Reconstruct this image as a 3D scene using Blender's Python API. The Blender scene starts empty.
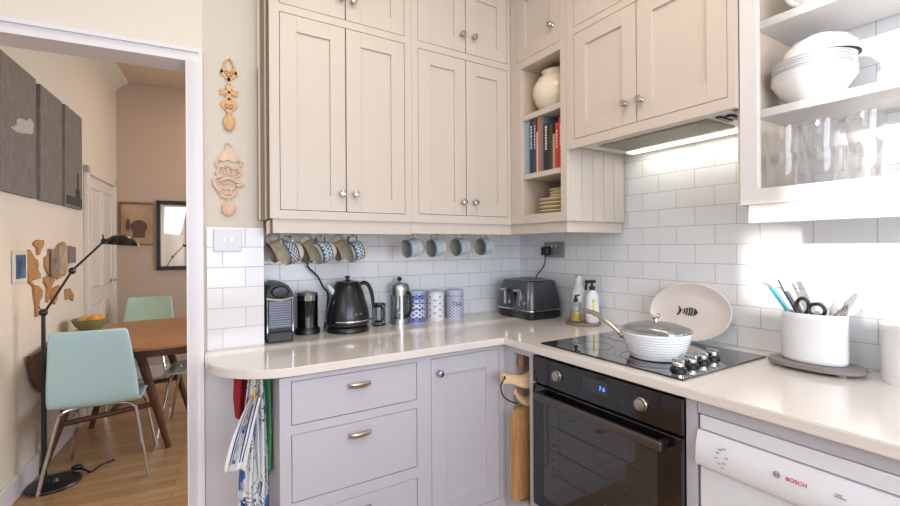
import bpy, bmesh, math, random
from mathutils import Matrix, Vector
from math import sin, cos, pi, radians, atan2, sqrt
random.seed(7)
scene = bpy.context.scene
COL = scene.collection

# ------------------------------------------------------------------ materials
def srgb(r, g, b):
    f = lambda c: (c/255/12.92) if c/255 <= 0.04045 else ((c/255+0.055)/1.055)**2.4
    return (f(r), f(g), f(b), 1)
MATS = {}
def mat(name, c=(200, 200, 200), rough=.5, metal=0., bump=.0, bscale=60, var=.03, trans=0., coat=0., emit=None, estr=0, sheen=0, ior=None, stretch=None):
    if name in MATS: return MATS[name]
    m = bpy.data.materials.new(name); m.use_nodes = True
    nt = m.node_tree; N = nt.nodes; L = nt.links
    b = N['Principled BSDF']
    col = srgb(*c)
    tc = N.new('ShaderNodeTexCoord'); ns = N.new('ShaderNodeTexNoise'); ns.inputs['Scale'].default_value = bscale; ns.inputs['Detail'].default_value = 3
    mp = N.new('ShaderNodeMapping'); L.new(tc.outputs['Object'], mp.inputs[0]); L.new(mp.outputs[0], ns.inputs['Vector'])
    if stretch: mp.inputs['Scale'].default_value = stretch
    mx = N.new('ShaderNodeMix'); mx.data_type = 'RGBA'
    mx.inputs['A'].default_value = tuple(max(0, x*(1-var)) for x in col[:3])+(1,)
    mx.inputs['B'].default_value = tuple(min(1, x*(1+var)) for x in col[:3])+(1,)
    L.new(ns.outputs['Fac'], mx.inputs['Factor']); L.new(mx.outputs['Result'], b.inputs['Base Color'])
    b.inputs['Roughness'].default_value = rough; b.inputs['Metallic'].default_value = metal
    b.inputs['Transmission Weight'].default_value = trans; b.inputs['Coat Weight'].default_value = coat
    if ior: b.inputs['IOR'].default_value = ior
    if sheen: b.inputs['Sheen Weight'].default_value = sheen
    if bump:
        bp = N.new('ShaderNodeBump'); bp.inputs['Strength'].default_value = bump; bp.inputs['Distance'].default_value = .002
        L.new(ns.outputs['Fac'], bp.inputs['Height']); L.new(bp.outputs[0], b.inputs['Normal'])
    if emit: b.inputs['Emission Color'].default_value = srgb(*emit); b.inputs['Emission Strength'].default_value = estr
    MATS[name] = m; return m

def tile_mat(name, axis, u0, lo_z=0.9142, c1=(236, 237, 240), c2=(230, 232, 235)):
    m = bpy.data.materials.new(name); m.use_nodes = True
    nt = m.node_tree; N = nt.nodes; L = nt.links; b = N['Principled BSDF']
    g = N.new('ShaderNodeNewGeometry'); s = N.new('ShaderNodeSeparateXYZ'); L.new(g.outputs['Position'], s.inputs[0])
    a1 = N.new('ShaderNodeMath'); a1.operation = 'ADD'; L.new(s.outputs[axis], a1.inputs[0]); a1.inputs[1].default_value = u0
    a2 = N.new('ShaderNodeMath'); a2.operation = 'ADD'; L.new(s.outputs[2], a2.inputs[0]); a2.inputs[1].default_value = -lo_z+40*.0796
    cb = N.new('ShaderNodeCombineXYZ'); L.new(a1.outputs[0], cb.inputs[0]); L.new(a2.outputs[0], cb.inputs[1])
    br = N.new('ShaderNodeTexBrick'); L.new(cb.outputs[0], br.inputs['Vector'])
    br.inputs['Scale'].default_value = 1; br.inputs['Brick Width'].default_value = .1636; br.inputs['Row Height'].default_value = .0796
    br.inputs['Mortar Size'].default_value = .0016; br.inputs['Mortar Smooth'].default_value = .25
    br.offset = .5; br.inputs['Color1'].default_value = srgb(*c1); br.inputs['Color2'].default_value = srgb(*c2)
    br.inputs['Mortar'].default_value = srgb(188, 186, 184)
    L.new(br.outputs['Color'], b.inputs['Base Color'])
    mr = N.new('ShaderNodeMapRange'); L.new(br.outputs['Fac'], mr.inputs['Value']); mr.inputs['To Min'].default_value = .13; mr.inputs['To Max'].default_value = .8
    L.new(mr.outputs[0], b.inputs['Roughness'])
    inv = N.new('ShaderNodeMath'); inv.operation = 'SUBTRACT'; inv.inputs[0].default_value = 1; L.new(br.outputs['Fac'], inv.inputs[1])
    ns = N.new('ShaderNodeTexNoise'); ns.inputs['Scale'].default_value = 9; L.new(g.outputs['Position'], ns.inputs['Vector'])
    ad = N.new('ShaderNodeMath'); ad.operation = 'MULTIPLY_ADD'; L.new(ns.outputs['Fac'], ad.inputs[0]); ad.inputs[1].default_value = .35; L.new(inv.outputs[0], ad.inputs[2])
    bp = N.new('ShaderNodeBump'); bp.inputs['Strength'].default_value = .5; bp.inputs['Distance'].default_value = .0015
    L.new(ad.outputs[0], bp.inputs['Height']); L.new(bp.outputs[0], b.inputs['Normal'])
    return m

def wood_mat(name, c1, c2, rough=.4, scale=(1, 1, 1), ns_scale=6, dist=2.0):
    m = bpy.data.materials.new(name); m.use_nodes = True
    nt = m.node_tree; N = nt.nodes; L = nt.links; b = N['Principled BSDF']
    tc = N.new('ShaderNodeTexCoord'); mp = N.new('ShaderNodeMapping'); mp.inputs['Scale'].default_value = scale
    L.new(tc.outputs['Object'], mp.inputs[0])
    ns = N.new('ShaderNodeTexNoise'); ns.inputs['Scale'].default_value = ns_scale; ns.inputs['Detail'].default_value = 6; ns.inputs['Distortion'].default_value = dist
    L.new(mp.outputs[0], ns.inputs['Vector'])
    cr = N.new('ShaderNodeValToRGB'); cr.color_ramp.elements[0].position = .3; cr.color_ramp.elements[1].position = .7
    cr.color_ramp.elements[0].color = srgb(*c1); cr.color_ramp.elements[1].color = srgb(*c2)
    L.new(ns.outputs['Fac'], cr.inputs[0]); L.new(cr.outputs[0], b.inputs['Base Color']); b.inputs['Roughness'].default_value = rough
    return m

def floor_mat():
    m = bpy.data.materials.new('oak floorboards'); m.use_nodes = True
    nt = m.node_tree; N = nt.nodes; L = nt.links; b = N['Principled BSDF']
    tc = N.new('ShaderNodeTexCoord'); mp = N.new('ShaderNodeMapping'); mp.inputs['Location'].default_value = (20, 20, 0)
    L.new(tc.outputs['Object'], mp.inputs[0])
    br = N.new('ShaderNodeTexBrick'); L.new(mp.outputs[0], br.inputs['Vector'])
    br.inputs['Scale'].default_value = 1; br.inputs['Brick Width'].default_value = 1.1; br.inputs['Row Height'].default_value = .07
    br.inputs['Mortar Size'].default_value = .0015; br.inputs['Color1'].default_value = srgb(190, 152, 110); br.inputs['Color2'].default_value = srgb(168, 130, 90)
    br.inputs['Mortar'].default_value = srgb(110, 78, 50)
    mp2 = N.new('ShaderNodeMapping'); mp2.inputs['Scale'].default_value = (2, 30, 2); L.new(tc.outputs['Object'], mp2.inputs[0])
    ns = N.new('ShaderNodeTexNoise'); ns.inputs['Scale'].default_value = 3; ns.inputs['Detail'].default_value = 6; L.new(mp2.outputs[0], ns.inputs['Vector'])
    mx = N.new('ShaderNodeMix'); mx.data_type = 'RGBA'; mx.blend_type = 'MULTIPLY'; mx.inputs['Factor'].default_value = .5
    cr = N.new('ShaderNodeValToRGB'); cr.color_ramp.elements[0].color = (.55, .5, .45, 1); cr.color_ramp.elements[0].position = .3; cr.color_ramp.elements[1].position = .65
    L.new(ns.outputs['Fac'], cr.inputs[0]); L.new(br.outputs['Color'], mx.inputs['A']); L.new(cr.outputs[0], mx.inputs['B'])
    L.new(mx.outputs['Result'], b.inputs['Base Color']); b.inputs['Roughness'].default_value = .32
    return m

def band_mat(name, cream, stops, axis=2, dots=None, rough=.3):
    """ceramic coloured in bands along the object's own axis; stops=[(pos,color),...], constant; dots=(color, scale, z0, z1)"""
    m = bpy.data.materials.new(name); m.use_nodes = True
    nt = m.node_tree; N = nt.nodes; L = nt.links; b = N['Principled BSDF']
    tc = N.new('ShaderNodeTexCoord'); s = N.new('ShaderNodeSeparateXYZ'); L.new(tc.outputs['Object'], s.inputs[0])
    mr = N.new('ShaderNodeMath'); mr.operation = 'MULTIPLY'; mr.inputs[1].default_value = 5; L.new(s.outputs[axis], mr.inputs[0])
    cr = N.new('ShaderNodeValToRGB'); cr.color_ramp.interpolation = 'CONSTANT'
    e = cr.color_ramp.elements; e[0].color = srgb(*cream); e[0].position = 0; e.remove(e[1])
    for p, c in stops:
        x = e.new(min(1, p*5)); x.color = srgb(*c)
    L.new(mr.outputs[0], cr.inputs[0]); out = cr.outputs[0]
    if dots:
        col, ntheta, pz, z0, z1, thr = dots
        at = N.new('ShaderNodeMath'); at.operation = 'ARCTAN2'; L.new(s.outputs[1], at.inputs[0]); L.new(s.outputs[0], at.inputs[1])
        m1 = N.new('ShaderNodeMath'); m1.operation = 'MULTIPLY'; L.new(at.outputs[0], m1.inputs[0]); m1.inputs[1].default_value = ntheta
        s1 = N.new('ShaderNodeMath'); s1.operation = 'SINE'; L.new(m1.outputs[0], s1.inputs[0])
        m2 = N.new('ShaderNodeMath'); m2.operation = 'MULTIPLY'; L.new(s.outputs[2], m2.inputs[0]); m2.inputs[1].default_value = 2*pi/pz
        s2 = N.new('ShaderNodeMath'); s2.operation = 'SINE'; L.new(m2.outputs[0], s2.inputs[0])
        mm = N.new('ShaderNodeMath'); mm.operation = 'MULTIPLY'; L.new(s1.outputs[0], mm.inputs[0]); L.new(s2.outputs[0], mm.inputs[1])
        gt = N.new('ShaderNodeMath'); gt.operation = 'GREATER_THAN'; L.new(mm.outputs[0], gt.inputs[0]); gt.inputs[1].default_value = thr
        a = N.new('ShaderNodeMath'); a.operation = 'GREATER_THAN'; L.new(s.outputs[2], a.inputs[0]); a.inputs[1].default_value = z0
        c_ = N.new('ShaderNodeMath'); c_.operation = 'LESS_THAN'; L.new(s.outputs[2], c_.inputs[0]); c_.inputs[1].default_value = z1
        k = N.new('ShaderNodeMath'); k.operation = 'MULTIPLY'; L.new(a.outputs[0], k.inputs[0]); L.new(c_.outputs[0], k.inputs[1])
        k2 = N.new('ShaderNodeMath'); k2.operation = 'MULTIPLY'; L.new(k.outputs[0], k2.inputs[0]); L.new(gt.outputs[0], k2.inputs[1])
        mx = N.new('ShaderNodeMix'); mx.data_type = 'RGBA'; L.new(k2.outputs[0], mx.inputs['Factor']); L.new(out, mx.inputs['A']); mx.inputs['B'].default_value = srgb(*col)
        out = mx.outputs['Result']
    L.new(out, b.inputs['Base Color']); b.inputs['Roughness'].default_value = rough; b.inputs['Coat Weight'].default_value = .3
    return m

def towel_mat(name, border=False):
    m = bpy.data.materials.new(name); m.use_nodes = True
    nt = m.node_tree; N = nt.nodes; L = nt.links; b = N['Principled BSDF']
    tc = N.new('ShaderNodeTexCoord')
    def ramp(src, stops):
        cr = N.new('ShaderNodeValToRGB'); cr.color_ramp.interpolation = 'CONSTANT'; e = cr.color_ramp.elements
        e[0].position = 0; e[0].color = stops[0][1]; e.remove(e[1])
        for p, c in stops[1:]: x = e.new(p); x.color = c
        L.new(src, cr.inputs[0]); return cr.outputs[0]
    W = (0, 0, 0, 1); B = (1, 1, 1, 1)
    vo = N.new('ShaderNodeTexVoronoi'); vo.inputs['Scale'].default_value = 4.2; L.new(tc.outputs['UV'], vo.inputs['Vector'])
    ns = N.new('ShaderNodeTexNoise'); ns.inputs['Scale'].default_value = 4.5; ns.inputs['Distortion'].default_value = 1.2; L.new(tc.outputs['UV'], ns.inputs['Vector'])
    n2 = N.new('ShaderNodeTexNoise'); n2.inputs['Scale'].default_value = 3.4; L.new(tc.outputs['UV'], n2.inputs['Vector'])
    orange = ramp(vo.outputs['Distance'], [(0, B), (.30, W)])
    vc = N.new('ShaderNodeSeparateColor'); L.new(vo.outputs['Color'], vc.inputs[0])
    sel = ramp(vc.outputs[0], [(0, W), (.62, B)])
    line = ramp(ns.outputs['Fac'], [(0, W), (.5, B), (.525, W), (.60, B), (.62, W)])
    blue = ramp(n2.outputs['Fac'], [(0, W), (.58, B)])
    def mix(a, bcol, f):
        mx = N.new('ShaderNodeMix'); mx.data_type = 'RGBA'; L.new(f, mx.inputs['Factor'])
        if isinstance(a, tuple): mx.inputs['A'].default_value = a
        else: L.new(a, mx.inputs['A'])
        mx.inputs['B'].default_value = bcol; return mx.outputs['Result']
    o = mix(srgb(226, 226, 226), srgb(92, 124, 188), blue)
    o = mix(o, srgb(36, 52, 108), line)
    mul = N.new('ShaderNodeMath'); mul.operation = 'MULTIPLY'; L.new(orange, mul.inputs[0]); L.new(sel, mul.inputs[1])
    o = mix(o, srgb(238, 178, 70), mul.outputs[0])
    if border:      # woven navy border lines along both long edges and the hem
        sx = N.new('ShaderNodeSeparateXYZ'); L.new(tc.outputs['UV'], sx.inputs[0])
        Wt = srgb(226, 226, 226); Nv = srgb(40, 58, 120)
        rb = ramp(sx.outputs[0], [(0, Wt), (.14, Nv), (.20, Wt), (.28, Nv), (.34, Wt), (.66, Nv), (.72, Wt), (.80, Nv), (.86, Wt)])
        ef = ramp(sx.outputs[0], [(0, B), (.36, W), (.64, B)]); ev = ramp(sx.outputs[1], [(0, W), (.9, B)])
        mb_ = N.new('ShaderNodeMix'); mb_.data_type = 'RGBA'; L.new(ef, mb_.inputs['Factor']); L.new(o, mb_.inputs['A']); L.new(rb, mb_.inputs['B'])
        o = mix(mb_.outputs['Result'], Wt, ev)
    L.new(o, b.inputs['Base Color']); b.inputs['Roughness'].default_value = .9
    return m

# ------------------------------------------------------------------ mesh builder
class MB:
    def __init__(s): s.bm = bmesh.new()
    def _xf(s, vs, M):
        if M is not None: bmesh.ops.transform(s.bm, matrix=M, verts=vs)
    def box(s, x0, x1, y0, y1, z0, z1, bev=0, seg=2, M=None):
        t = bmesh.new(); bmesh.ops.create_cube(t, size=1)
        for v in t.verts: v.co = ((x0+x1)/2+v.co.x*abs(x1-x0), (y0+y1)/2+v.co.y*abs(y1-y0), (z0+z1)/2+v.co.z*abs(z1-z0))
        if bev: bmesh.ops.bevel(t, geom=list(t.edges), offset=bev, segments=seg, affect='EDGES', profile=.5)
        s.merge(t, M, True); return s
    def merge(s, t, M=None, flat=False):
        for f in t.faces: f.smooth = not flat
        if M is not None: bmesh.ops.transform(t, matrix=M, verts=t.verts)
        me = bpy.data.meshes.new('t'); t.to_mesh(me); t.free(); s.bm.from_mesh(me); bpy.data.meshes.remove(me)
    def lathe(s, prof, seg=32, M=None, sx=1, sy=1, closed=False):
        t = bmesh.new(); rings = []
        for r, z in prof:
            if r <= 1e-6: rings.append([t.verts.new((0, 0, z))])
            else: rings.append([t.verts.new((r*cos(2*pi*i/seg)*sx, r*sin(2*pi*i/seg)*sy, z)) for i in range(seg)])
        n = len(rings); pr = [(i, i+1) for i in range(n-1)]+([(n-1, 0)] if closed else [])
        for i, j in pr:
            a, b = rings[i], rings[j]
            if len(a) == 1 and len(b) == 1: continue
            for k in range(seg):
                k2 = (k+1) % seg
                if len(a) == 1: t.faces.new((a[0], b[k], b[k2]))
                elif len(b) == 1: t.faces.new((a[k], b[0], a[k2]))
                else: t.faces.new((a[k], b[k], b[k2], a[k2]))
        s.merge(t, M); return s
    def tube(s, pts, r, seg=10, smooth=True, M=None, flat=1.0, closed=False):
        pts = [Vector(p) for p in pts]
        rs = r if isinstance(r, (list, tuple)) else [r]*len(pts)
        if smooth and len(pts) > 2:
            P = []; R2 = []; n = len(pts)
            rng = range(n) if closed else range(n-1)
            for i in rng:
                g = (lambda k: pts[k % n]) if closed else (lambda k: pts[min(max(k, 0), n-1)])
                p0, p1, p2, p3 = g(i-1), g(i), g(i+1), g(i+2)
                ra, rb = rs[i], rs[(i+1) % n]
                for q in range(6):
                    u = q/6
                    P.append(.5*((2*p1)+(p2-p0)*u+(2*p0-5*p1+4*p2-p3)*u*u+(-p0+3*p1-3*p2+p3)*u**3)); R2.append(ra+(rb-ra)*u)
            if not closed: P.append(pts[-1]); R2.append(rs[-1])
            pts, rs = P, R2
        t = bmesh.new(); rings = []; up = None; n = len(pts)
        for i, p in enumerate(pts):
            a = pts[(i-1) % n] if closed else pts[max(0, i-1)]; b = pts[(i+1) % n] if closed else pts[min(n-1, i+1)]
            d = (b-a).normalized()
            if up is None: up = d.orthogonal().normalized()
            up = (up-d*up.dot(d)).normalized(); w = d.cross(up)
            rings.append([t.verts.new(p+(up*cos(2*pi*k/seg)+w*sin(2*pi*k/seg)*flat)*rs[i]) for k in range(seg)])
        for i in range(n if closed else n-1):
            A, B = rings[i], rings[(i+1) % n]
            for k in range(seg): t.faces.new((A[k], A[(k+1) % seg], B[(k+1) % seg], B[k]))
        if not closed: t.faces.new(rings[0]); t.faces.new(rings[-1])
        s.merge(t, M); return s
    def prism(s, poly, d0, d1, M=None, bev=0):
        """poly in local (x,z), extruded along y from d0 to d1"""
        t = bmesh.new(); v = [t.verts.new((x, d0, z)) for x, z in poly]; f = t.faces.new(v)
        r = bmesh.ops.extrude_face_region(t, geom=[f]); bmesh.ops.translate(t, vec=(0, d1-d0, 0), verts=[e for e in r['geom'] if isinstance(e, bmesh.types.BMVert)])
        bmesh.ops.recalc_face_normals(t, faces=t.faces)
        if bev: bmesh.ops.bevel(t, geom=[e for e in t.edges if len(e.link_faces) == 2 and e.calc_face_angle(0) > .6], offset=bev, segments=2, affect='EDGES')
        s.merge(t, M, len(poly) < 16); return s
    def ell(s, c, r, M=None, seg=20):
        t = bmesh.new(); bmesh.ops.create_uvsphere(t, u_segments=seg, v_segments=seg//2+2, radius=1)
        for v in t.verts: v.co = (c[0]+v.co.x*r[0], c[1]+v.co.y*r[1], c[2]+v.co.z*r[2])
        s.merge(t, M); return s
    def make(s, name, m, parent=None, loc=(0, 0, 0), rot=(0, 0, 0), ang=35, recalc=True):
        if recalc: bmesh.ops.recalc_face_normals(s.bm, faces=s.bm.faces)
        me = bpy.data.meshes.new(name); s.bm.to_mesh(me); s.bm.free()
        fl = [p.use_smooth for p in me.polygons]
        me.set_sharp_from_angle(angle=radians(ang))
        me.polygons.foreach_set('use_smooth', fl)
        me.materials.append(m)
        o = bpy.data.objects.new(name, me); COL.objects.link(o); o.location = loc; o.rotation_euler = rot
        if parent: o.parent = parent
        return o
def tag(o, label, cat, group=None, kind=None):
    o['label'] = label; o['category'] = cat
    if group: o['group'] = group
    if kind: o['kind'] = kind
    return o
def thing(name, label, cat, loc=(0, 0, 0), rz=0, group=None, rot=None):
    o = bpy.data.objects.new(name, None); COL.objects.link(o); o.empty_display_size = .05
    o.location = loc; o.rotation_euler = rot if rot else (0, 0, rz)
    return tag(o, label, cat, group)
def struct(o): o['kind'] = 'structure'; return o
def dup(root, loc=None, rot=None, label=None, group=None):
    r = root.copy(); COL.objects.link(r)
    if loc: r.location = loc
    if rot: r.rotation_euler = rot
    if label: r['label'] = label
    if group: r['group'] = group
    for ch in list(root.children):
        c = ch.copy(); COL.objects.link(c); c.parent = r
        for g in list(ch.children):
            d = g.copy(); COL.objects.link(d); d.parent = c
    return r
def text_mesh(name, body, size, m, parent, loc, rot, extrude=.0004):
    cu = bpy.data.curves.new('txt', 'FONT'); cu.body = body; cu.size = size; cu.extrude = extrude; cu.align_x = 'CENTER'; cu.align_y = 'CENTER'
    to = bpy.data.objects.new('txt', cu); COL.objects.link(to)
    dg = bpy.context.evaluated_depsgraph_get(); me = bpy.data.meshes.new_from_object(to.evaluated_get(dg))
    bpy.data.objects.remove(to); me.materials.clear(); me.materials.append(m)
    o = bpy.data.objects.new(name, me); COL.objects.link(o); o.location = loc; o.rotation_euler = rot; o.parent = parent; return o
T = Matrix.Translation
def Rm(a, ax): return Matrix.Rotation(radians(a), 4, ax)

# ------------------------------------------------------------------ palette
PAINT = mat('warm greige cabinet paint', (198, 187, 177), .42, var=.012, bscale=8)
PAINT_IN = mat('greige paint inside cabinet', (196, 178, 160), .5, var=.02)
WALLP = mat('cream wall paint', (208, 200, 189), .8, bump=.05, var=.01)
WHITEP = mat('white gloss trim paint', (212, 208, 212), .35, var=.01)
CEILP = mat('white ceiling paint', (236, 232, 226), .9, var=.01)
QUARTZ = mat('cream quartz worktop', (224, 217, 211), .14, var=.03, bscale=400, coat=.3)
NICKEL = mat('satin nickel', (196, 188, 178), .25, 1, var=.02)
CHROME = mat('polished chrome', (205, 205, 208), .08, 1, var=.01)
STEEL = mat('brushed steel', (180, 178, 174), .3, 1, var=.05, stretch=(1, 1, 30))
BLACKP = mat('black plastic', (22, 22, 24), .35, var=.1)
BLACKG = mat('gloss black enamel', (14, 14, 16), .1, coat=.5)
BGLASS = mat('black glass', (8, 8, 10), .04, coat=1)
WHITEC = mat('white glazed ceramic', (236, 236, 238), .16, coat=.5, var=.01)
WHITEPL = mat('white plastic', (228, 230, 236), .3, var=.01)
DARKGAP = mat('dark gap shadow lining', (40, 44, 50), .8)
GLASS = mat('clear glass', (250, 252, 252), .02, trans=1, ior=1.45, var=0)
def thin_glass(name, tint=(250, 252, 252), base=.04, milk=.06):
    m = bpy.data.materials.new(name); m.use_nodes = True; nt = m.node_tree; N = nt.nodes; L = nt.links
    N.remove(N['Principled BSDF']); out = N['Material Output']
    tr = N.new('ShaderNodeBsdfTransparent'); tr.inputs[0].default_value = srgb(*tint)
    gl = N.new('ShaderNodeBsdfGlossy'); gl.inputs['Roughness'].default_value = .03
    df = N.new('ShaderNodeBsdfTranslucent'); df.inputs[0].default_value = (.95, .95, .95, 1)
    lw = N.new('ShaderNodeLayerWeight'); lw.inputs['Blend'].default_value = .25
    ma = N.new('ShaderNodeMath'); ma.operation = 'MULTIPLY_ADD'; L.new(lw.outputs['Facing'], ma.inputs[0]); ma.inputs[1].default_value = .6; ma.inputs[2].default_value = base; ma.use_clamp = True
    ns = N.new('ShaderNodeTexNoise'); ns.inputs['Scale'].default_value = 40
    m1 = N.new('ShaderNodeMixShader'); L.new(ma.outputs[0], m1.inputs[0]); L.new(tr.outputs[0], m1.inputs[1]); L.new(gl.outputs[0], m1.inputs[2])
    m2 = N.new('ShaderNodeMixShader'); m2.inputs[0].default_value = milk; L.new(m1.outputs[0], m2.inputs[1]); L.new(df.outputs[0], m2.inputs[2])
    L.new(m2.outputs[0], out.inputs[0]); return m
GLASS = thin_glass('clear thin glass')
LIDGLASS = thin_glass('lid glass', (225, 228, 226), .12, .38)
TUMBLER = thin_glass('tumbler glass', (254, 254, 254), .04, .10)
CREAMC = mat('cream stoneware', (226, 216, 196), .25, coat=.4, var=.04, bscale=10)
GREYM = mat('gunmetal enamel', (72, 74, 78), .28, .6, coat=.3)
BRASS = mat('warm brass', (190, 150, 90), .3, 1)
PALEW = wood_mat('pale carved wood', (196, 150, 104), (222, 182, 138), .6, (6, 6, 1), 8)
PALEW2 = wood_mat('light sycamore wood', (206, 172, 146), (226, 196, 172), .6, (6, 6, 1), 8)
BOARDW = wood_mat('honey chopping board wood', (176, 128, 76), (212, 168, 112), .5, (8, 8, 1), 6)
BOARDL = wood_mat('pale beech board wood', (214, 176, 134), (232, 204, 168), .5, (8, 8, 1), 6)
TEAK = wood_mat('teak table wood', (142, 92, 56), (190, 134, 86), .3, (1, 8, 1), 6)
TEAKD = wood_mat('dark teak leg wood', (72, 46, 32), (104, 68, 46), .4, (6, 6, 1), 6)
MAPW = wood_mat('map plywood', (150, 108, 66), (182, 138, 92), .6, (3, 3, 3), 8)

# ================================================================== ROOM SHELL (kitchen)
XL = -3.05; YR = -3.6; CEIL = 2.72
A = -radians(5.6)          # dining room and doorway wall are turned slightly against the kitchen
PX, PY = -1.775, -.23
def b1(*a, **k): return MB().box(*a, **k)
struct(b1(XL-.2, .2, YR, .12, -.1, 0).make('floor', floor_mat()))
struct(b1(XL-.1, .2, YR, .2, CEIL, CEIL+.1).make('ceiling', CEILP))
# back wall (recess) and right wall, tiled above the worktop
struct(b1(-1.56, .12, 0, .12, 0, CEIL).make('wall_back', tile_mat('white metro tiles back', 0, .3105+20*.1636)))
struct(b1(0, .12, YR, 0, 0, CEIL).make('wall_right', tile_mat('white metro tiles right', 1, .8784+40*.1636)))
# chimney pier between doorway and recess: painted, tiled band in front
struct(b1(PX, -1.561, PY+.004, .12, 0, CEIL).make('wall_pier', WALLP))
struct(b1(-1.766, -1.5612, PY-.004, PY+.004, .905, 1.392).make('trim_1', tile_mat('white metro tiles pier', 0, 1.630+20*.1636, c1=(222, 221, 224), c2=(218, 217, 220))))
struct(b1(PX+.001, -1.562, PY-.002, PY+.004, 0, .905).make('trim_2', WHITEP))
# doorway wall, turned by A around the pier edge; local x runs left (negative)
DW = bpy.data.objects.new('wall_doorway_turn', None)
def dloc(x, y, z=0):   # dining frame -> world
    return (PX+x*cos(A)-y*sin(A), PY+x*sin(A)+y*cos(A), z)
def dobj(mb, name, m, **k): return mb.make(name, m, loc=(PX, PY, 0), rot=(0, 0, A), **k)
bpy.data.objects.remove(DW)
OPW = .90; JX = -.056; HZ = 2.014     # opening width, right jamb, head height
mb = MB().box(-1.6, JX-OPW-.03, 0, .11, 0, CEIL).box(JX-OPW-.03, 0, 0, .11, HZ+.03, CEIL).box(JX+.03, 0, 0, .11, 0, HZ+.03)
struct(dobj(mb, 'wall_front', WALLP))
mb = MB()
for (x0, x1) in ((JX, JX+.056), (JX-OPW-.056, JX-OPW)): mb.box(x0, x1, -.016, .0, 0, HZ)
mb.box(JX-OPW-.056, JX+.056, -.016, 0, HZ, HZ+.05)
mb.box(JX+.042, JX+.056, -.024, -.0155, 0, HZ+.05).box(JX-OPW-.056, JX-OPW-.042, -.024, -.0155, 0, HZ+.05).box(JX-OPW-.042, JX+.042, -.024, -.0155, HZ+.036, HZ+.05)
mb.box(JX, JX+.006, -.020, -.0155, 0, HZ+.006).box(JX-OPW-.006, JX-OPW, -.020, -.0155, 0, HZ+.006).box(JX-OPW, JX, -.020, -.0155, HZ, HZ+.006)
struct(dobj(mb, 'trim_3', WHITEP))
mb = MB().box(JX, JX+.03, 0, .11, 0, HZ).box(JX-OPW-.03, JX-OPW, 0, .11, 0, HZ).box(JX-OPW-.03, JX+.03, 0, .11, HZ, HZ+.03)
struct(dobj(mb, 'trim_4', WHITEP))
# unseen left wall, its stepped window opening shaped to place the low-sun patches
T10 = math.tan(radians(10))
def leftwall():
    z0a, z1a = 1.09+3.05*T10, 1.335+3.05*T10
    z1b = 2.12+3.05*T10
    ya, yb, yc = -1.334, -1.625, -3.1
    mb = MB(); t = .03
    mb.box(XL-t, XL, YR, PY-.1, 0, z0a); mb.box(XL-t, XL, YR, PY-.1, z1b, CEIL)
    mb.box(XL-t, XL, ya, PY-.1, z0a, z1b); mb.box(XL-t, XL, YR, yc, z0a, z1b)
    mb.box(XL-t, XL, yb, ya, z1a, z1b)
    struct(mb.make('wall_left', WALLP))
    mb = MB()
    f = .025
    mb.box(XL-.02, XL+.01, yc, ya, z0a-f, z0a).box(XL-.02, XL+.01, ya, ya+f, z0a, z1a).box(XL-.02, XL+.01, yb, ya, z1a, z1a+f).box(XL-.02, XL+.01, yb, yb+f, z1a, z1b).box(XL-.02, XL+.01, yc, yb, z1b, z1b+f).box(XL-.02, XL+.01, yc-f, yc, z0a, z1b)
    struct(mb.make('window_1', WHITEP))
leftwall()
# wall behind the camera with the big kitchen window
YW = YR; wx0, wx1, wz0, wz1 = -2.75, -.35, .80, 2.25
struct(MB().box(XL, wx0, YW-.12, YW, 0, CEIL).box(wx1, .12, YW-.12, YW, 0, CEIL).box(wx0, wx1, YW-.12, YW, 0, wz0).box(wx0, wx1, YW-.12, YW, wz1, CEIL).make('wall_rear', WALLP))
mb = MB()
for k in range(4): x = wx0+(wx1-wx0-.05)*k/3; mb.box(x, x+.05, YW-.08, YW-.03, wz0, wz1)
mb.box(wx0, wx1, YW-.08, YW-.03, wz0, wz0+.05).box(wx0, wx1, YW-.08, YW-.03, wz1-.05, wz1).box(wx0-.02, wx1+.02, YW-.03, YW+.03, wz0-.03, wz0)
struct(mb.make('window_2', WHITEP))
# ================================================================== DINING ROOM
# far frame: left wall runs along local y at local x = WX
WX = (-2.606-PX)*cos(A)+(.935-PY)*sin(A)
WY0 = -(-2.606-PX)*sin(A)+(.935-PY)*cos(A)     # local y of the wall point "a"
FARY = WY0+2.36; DC = 2.98
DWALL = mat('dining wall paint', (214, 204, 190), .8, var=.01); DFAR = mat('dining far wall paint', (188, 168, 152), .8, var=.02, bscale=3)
struct(dobj(b1(WX-.3, 2.2, .13, FARY+.2, -.1, -.001), 'floor', floor_mat()))
struct(dobj(b1(WX-.1, WX, .14, FARY+.1, 0, DC), 'wall_dining_left', DWALL))
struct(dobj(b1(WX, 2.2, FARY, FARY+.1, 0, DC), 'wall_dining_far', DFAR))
struct(dobj(b1(2.1, 2.2, .14, FARY, 0, DC), 'wall_dining_right', DWALL))
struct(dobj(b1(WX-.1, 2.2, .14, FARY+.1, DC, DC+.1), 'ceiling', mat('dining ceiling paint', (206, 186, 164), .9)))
mb = MB().prism([(0, DC), (.1, DC), (.085, DC-.03), (.03, DC-.07), (0, DC-.1)], .14, FARY, M=T((WX, 0, 0)))
struct(dobj(mb, 'trim_5', DWALL))
mb = MB().box(WX, WX+.018, .14, WY0+1.26, 0, .12, bev=.004).box(WX, WX+.018, WY0+2.26, FARY, 0, .12, bev=.004)
struct(dobj(mb, 'baseboard_left', WHITEP))
struct(dobj(b1(WX+.02, 2.1, FARY-.018, FARY, 0, .12, bev=.004), 'baseboard_far', WHITEP))
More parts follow.
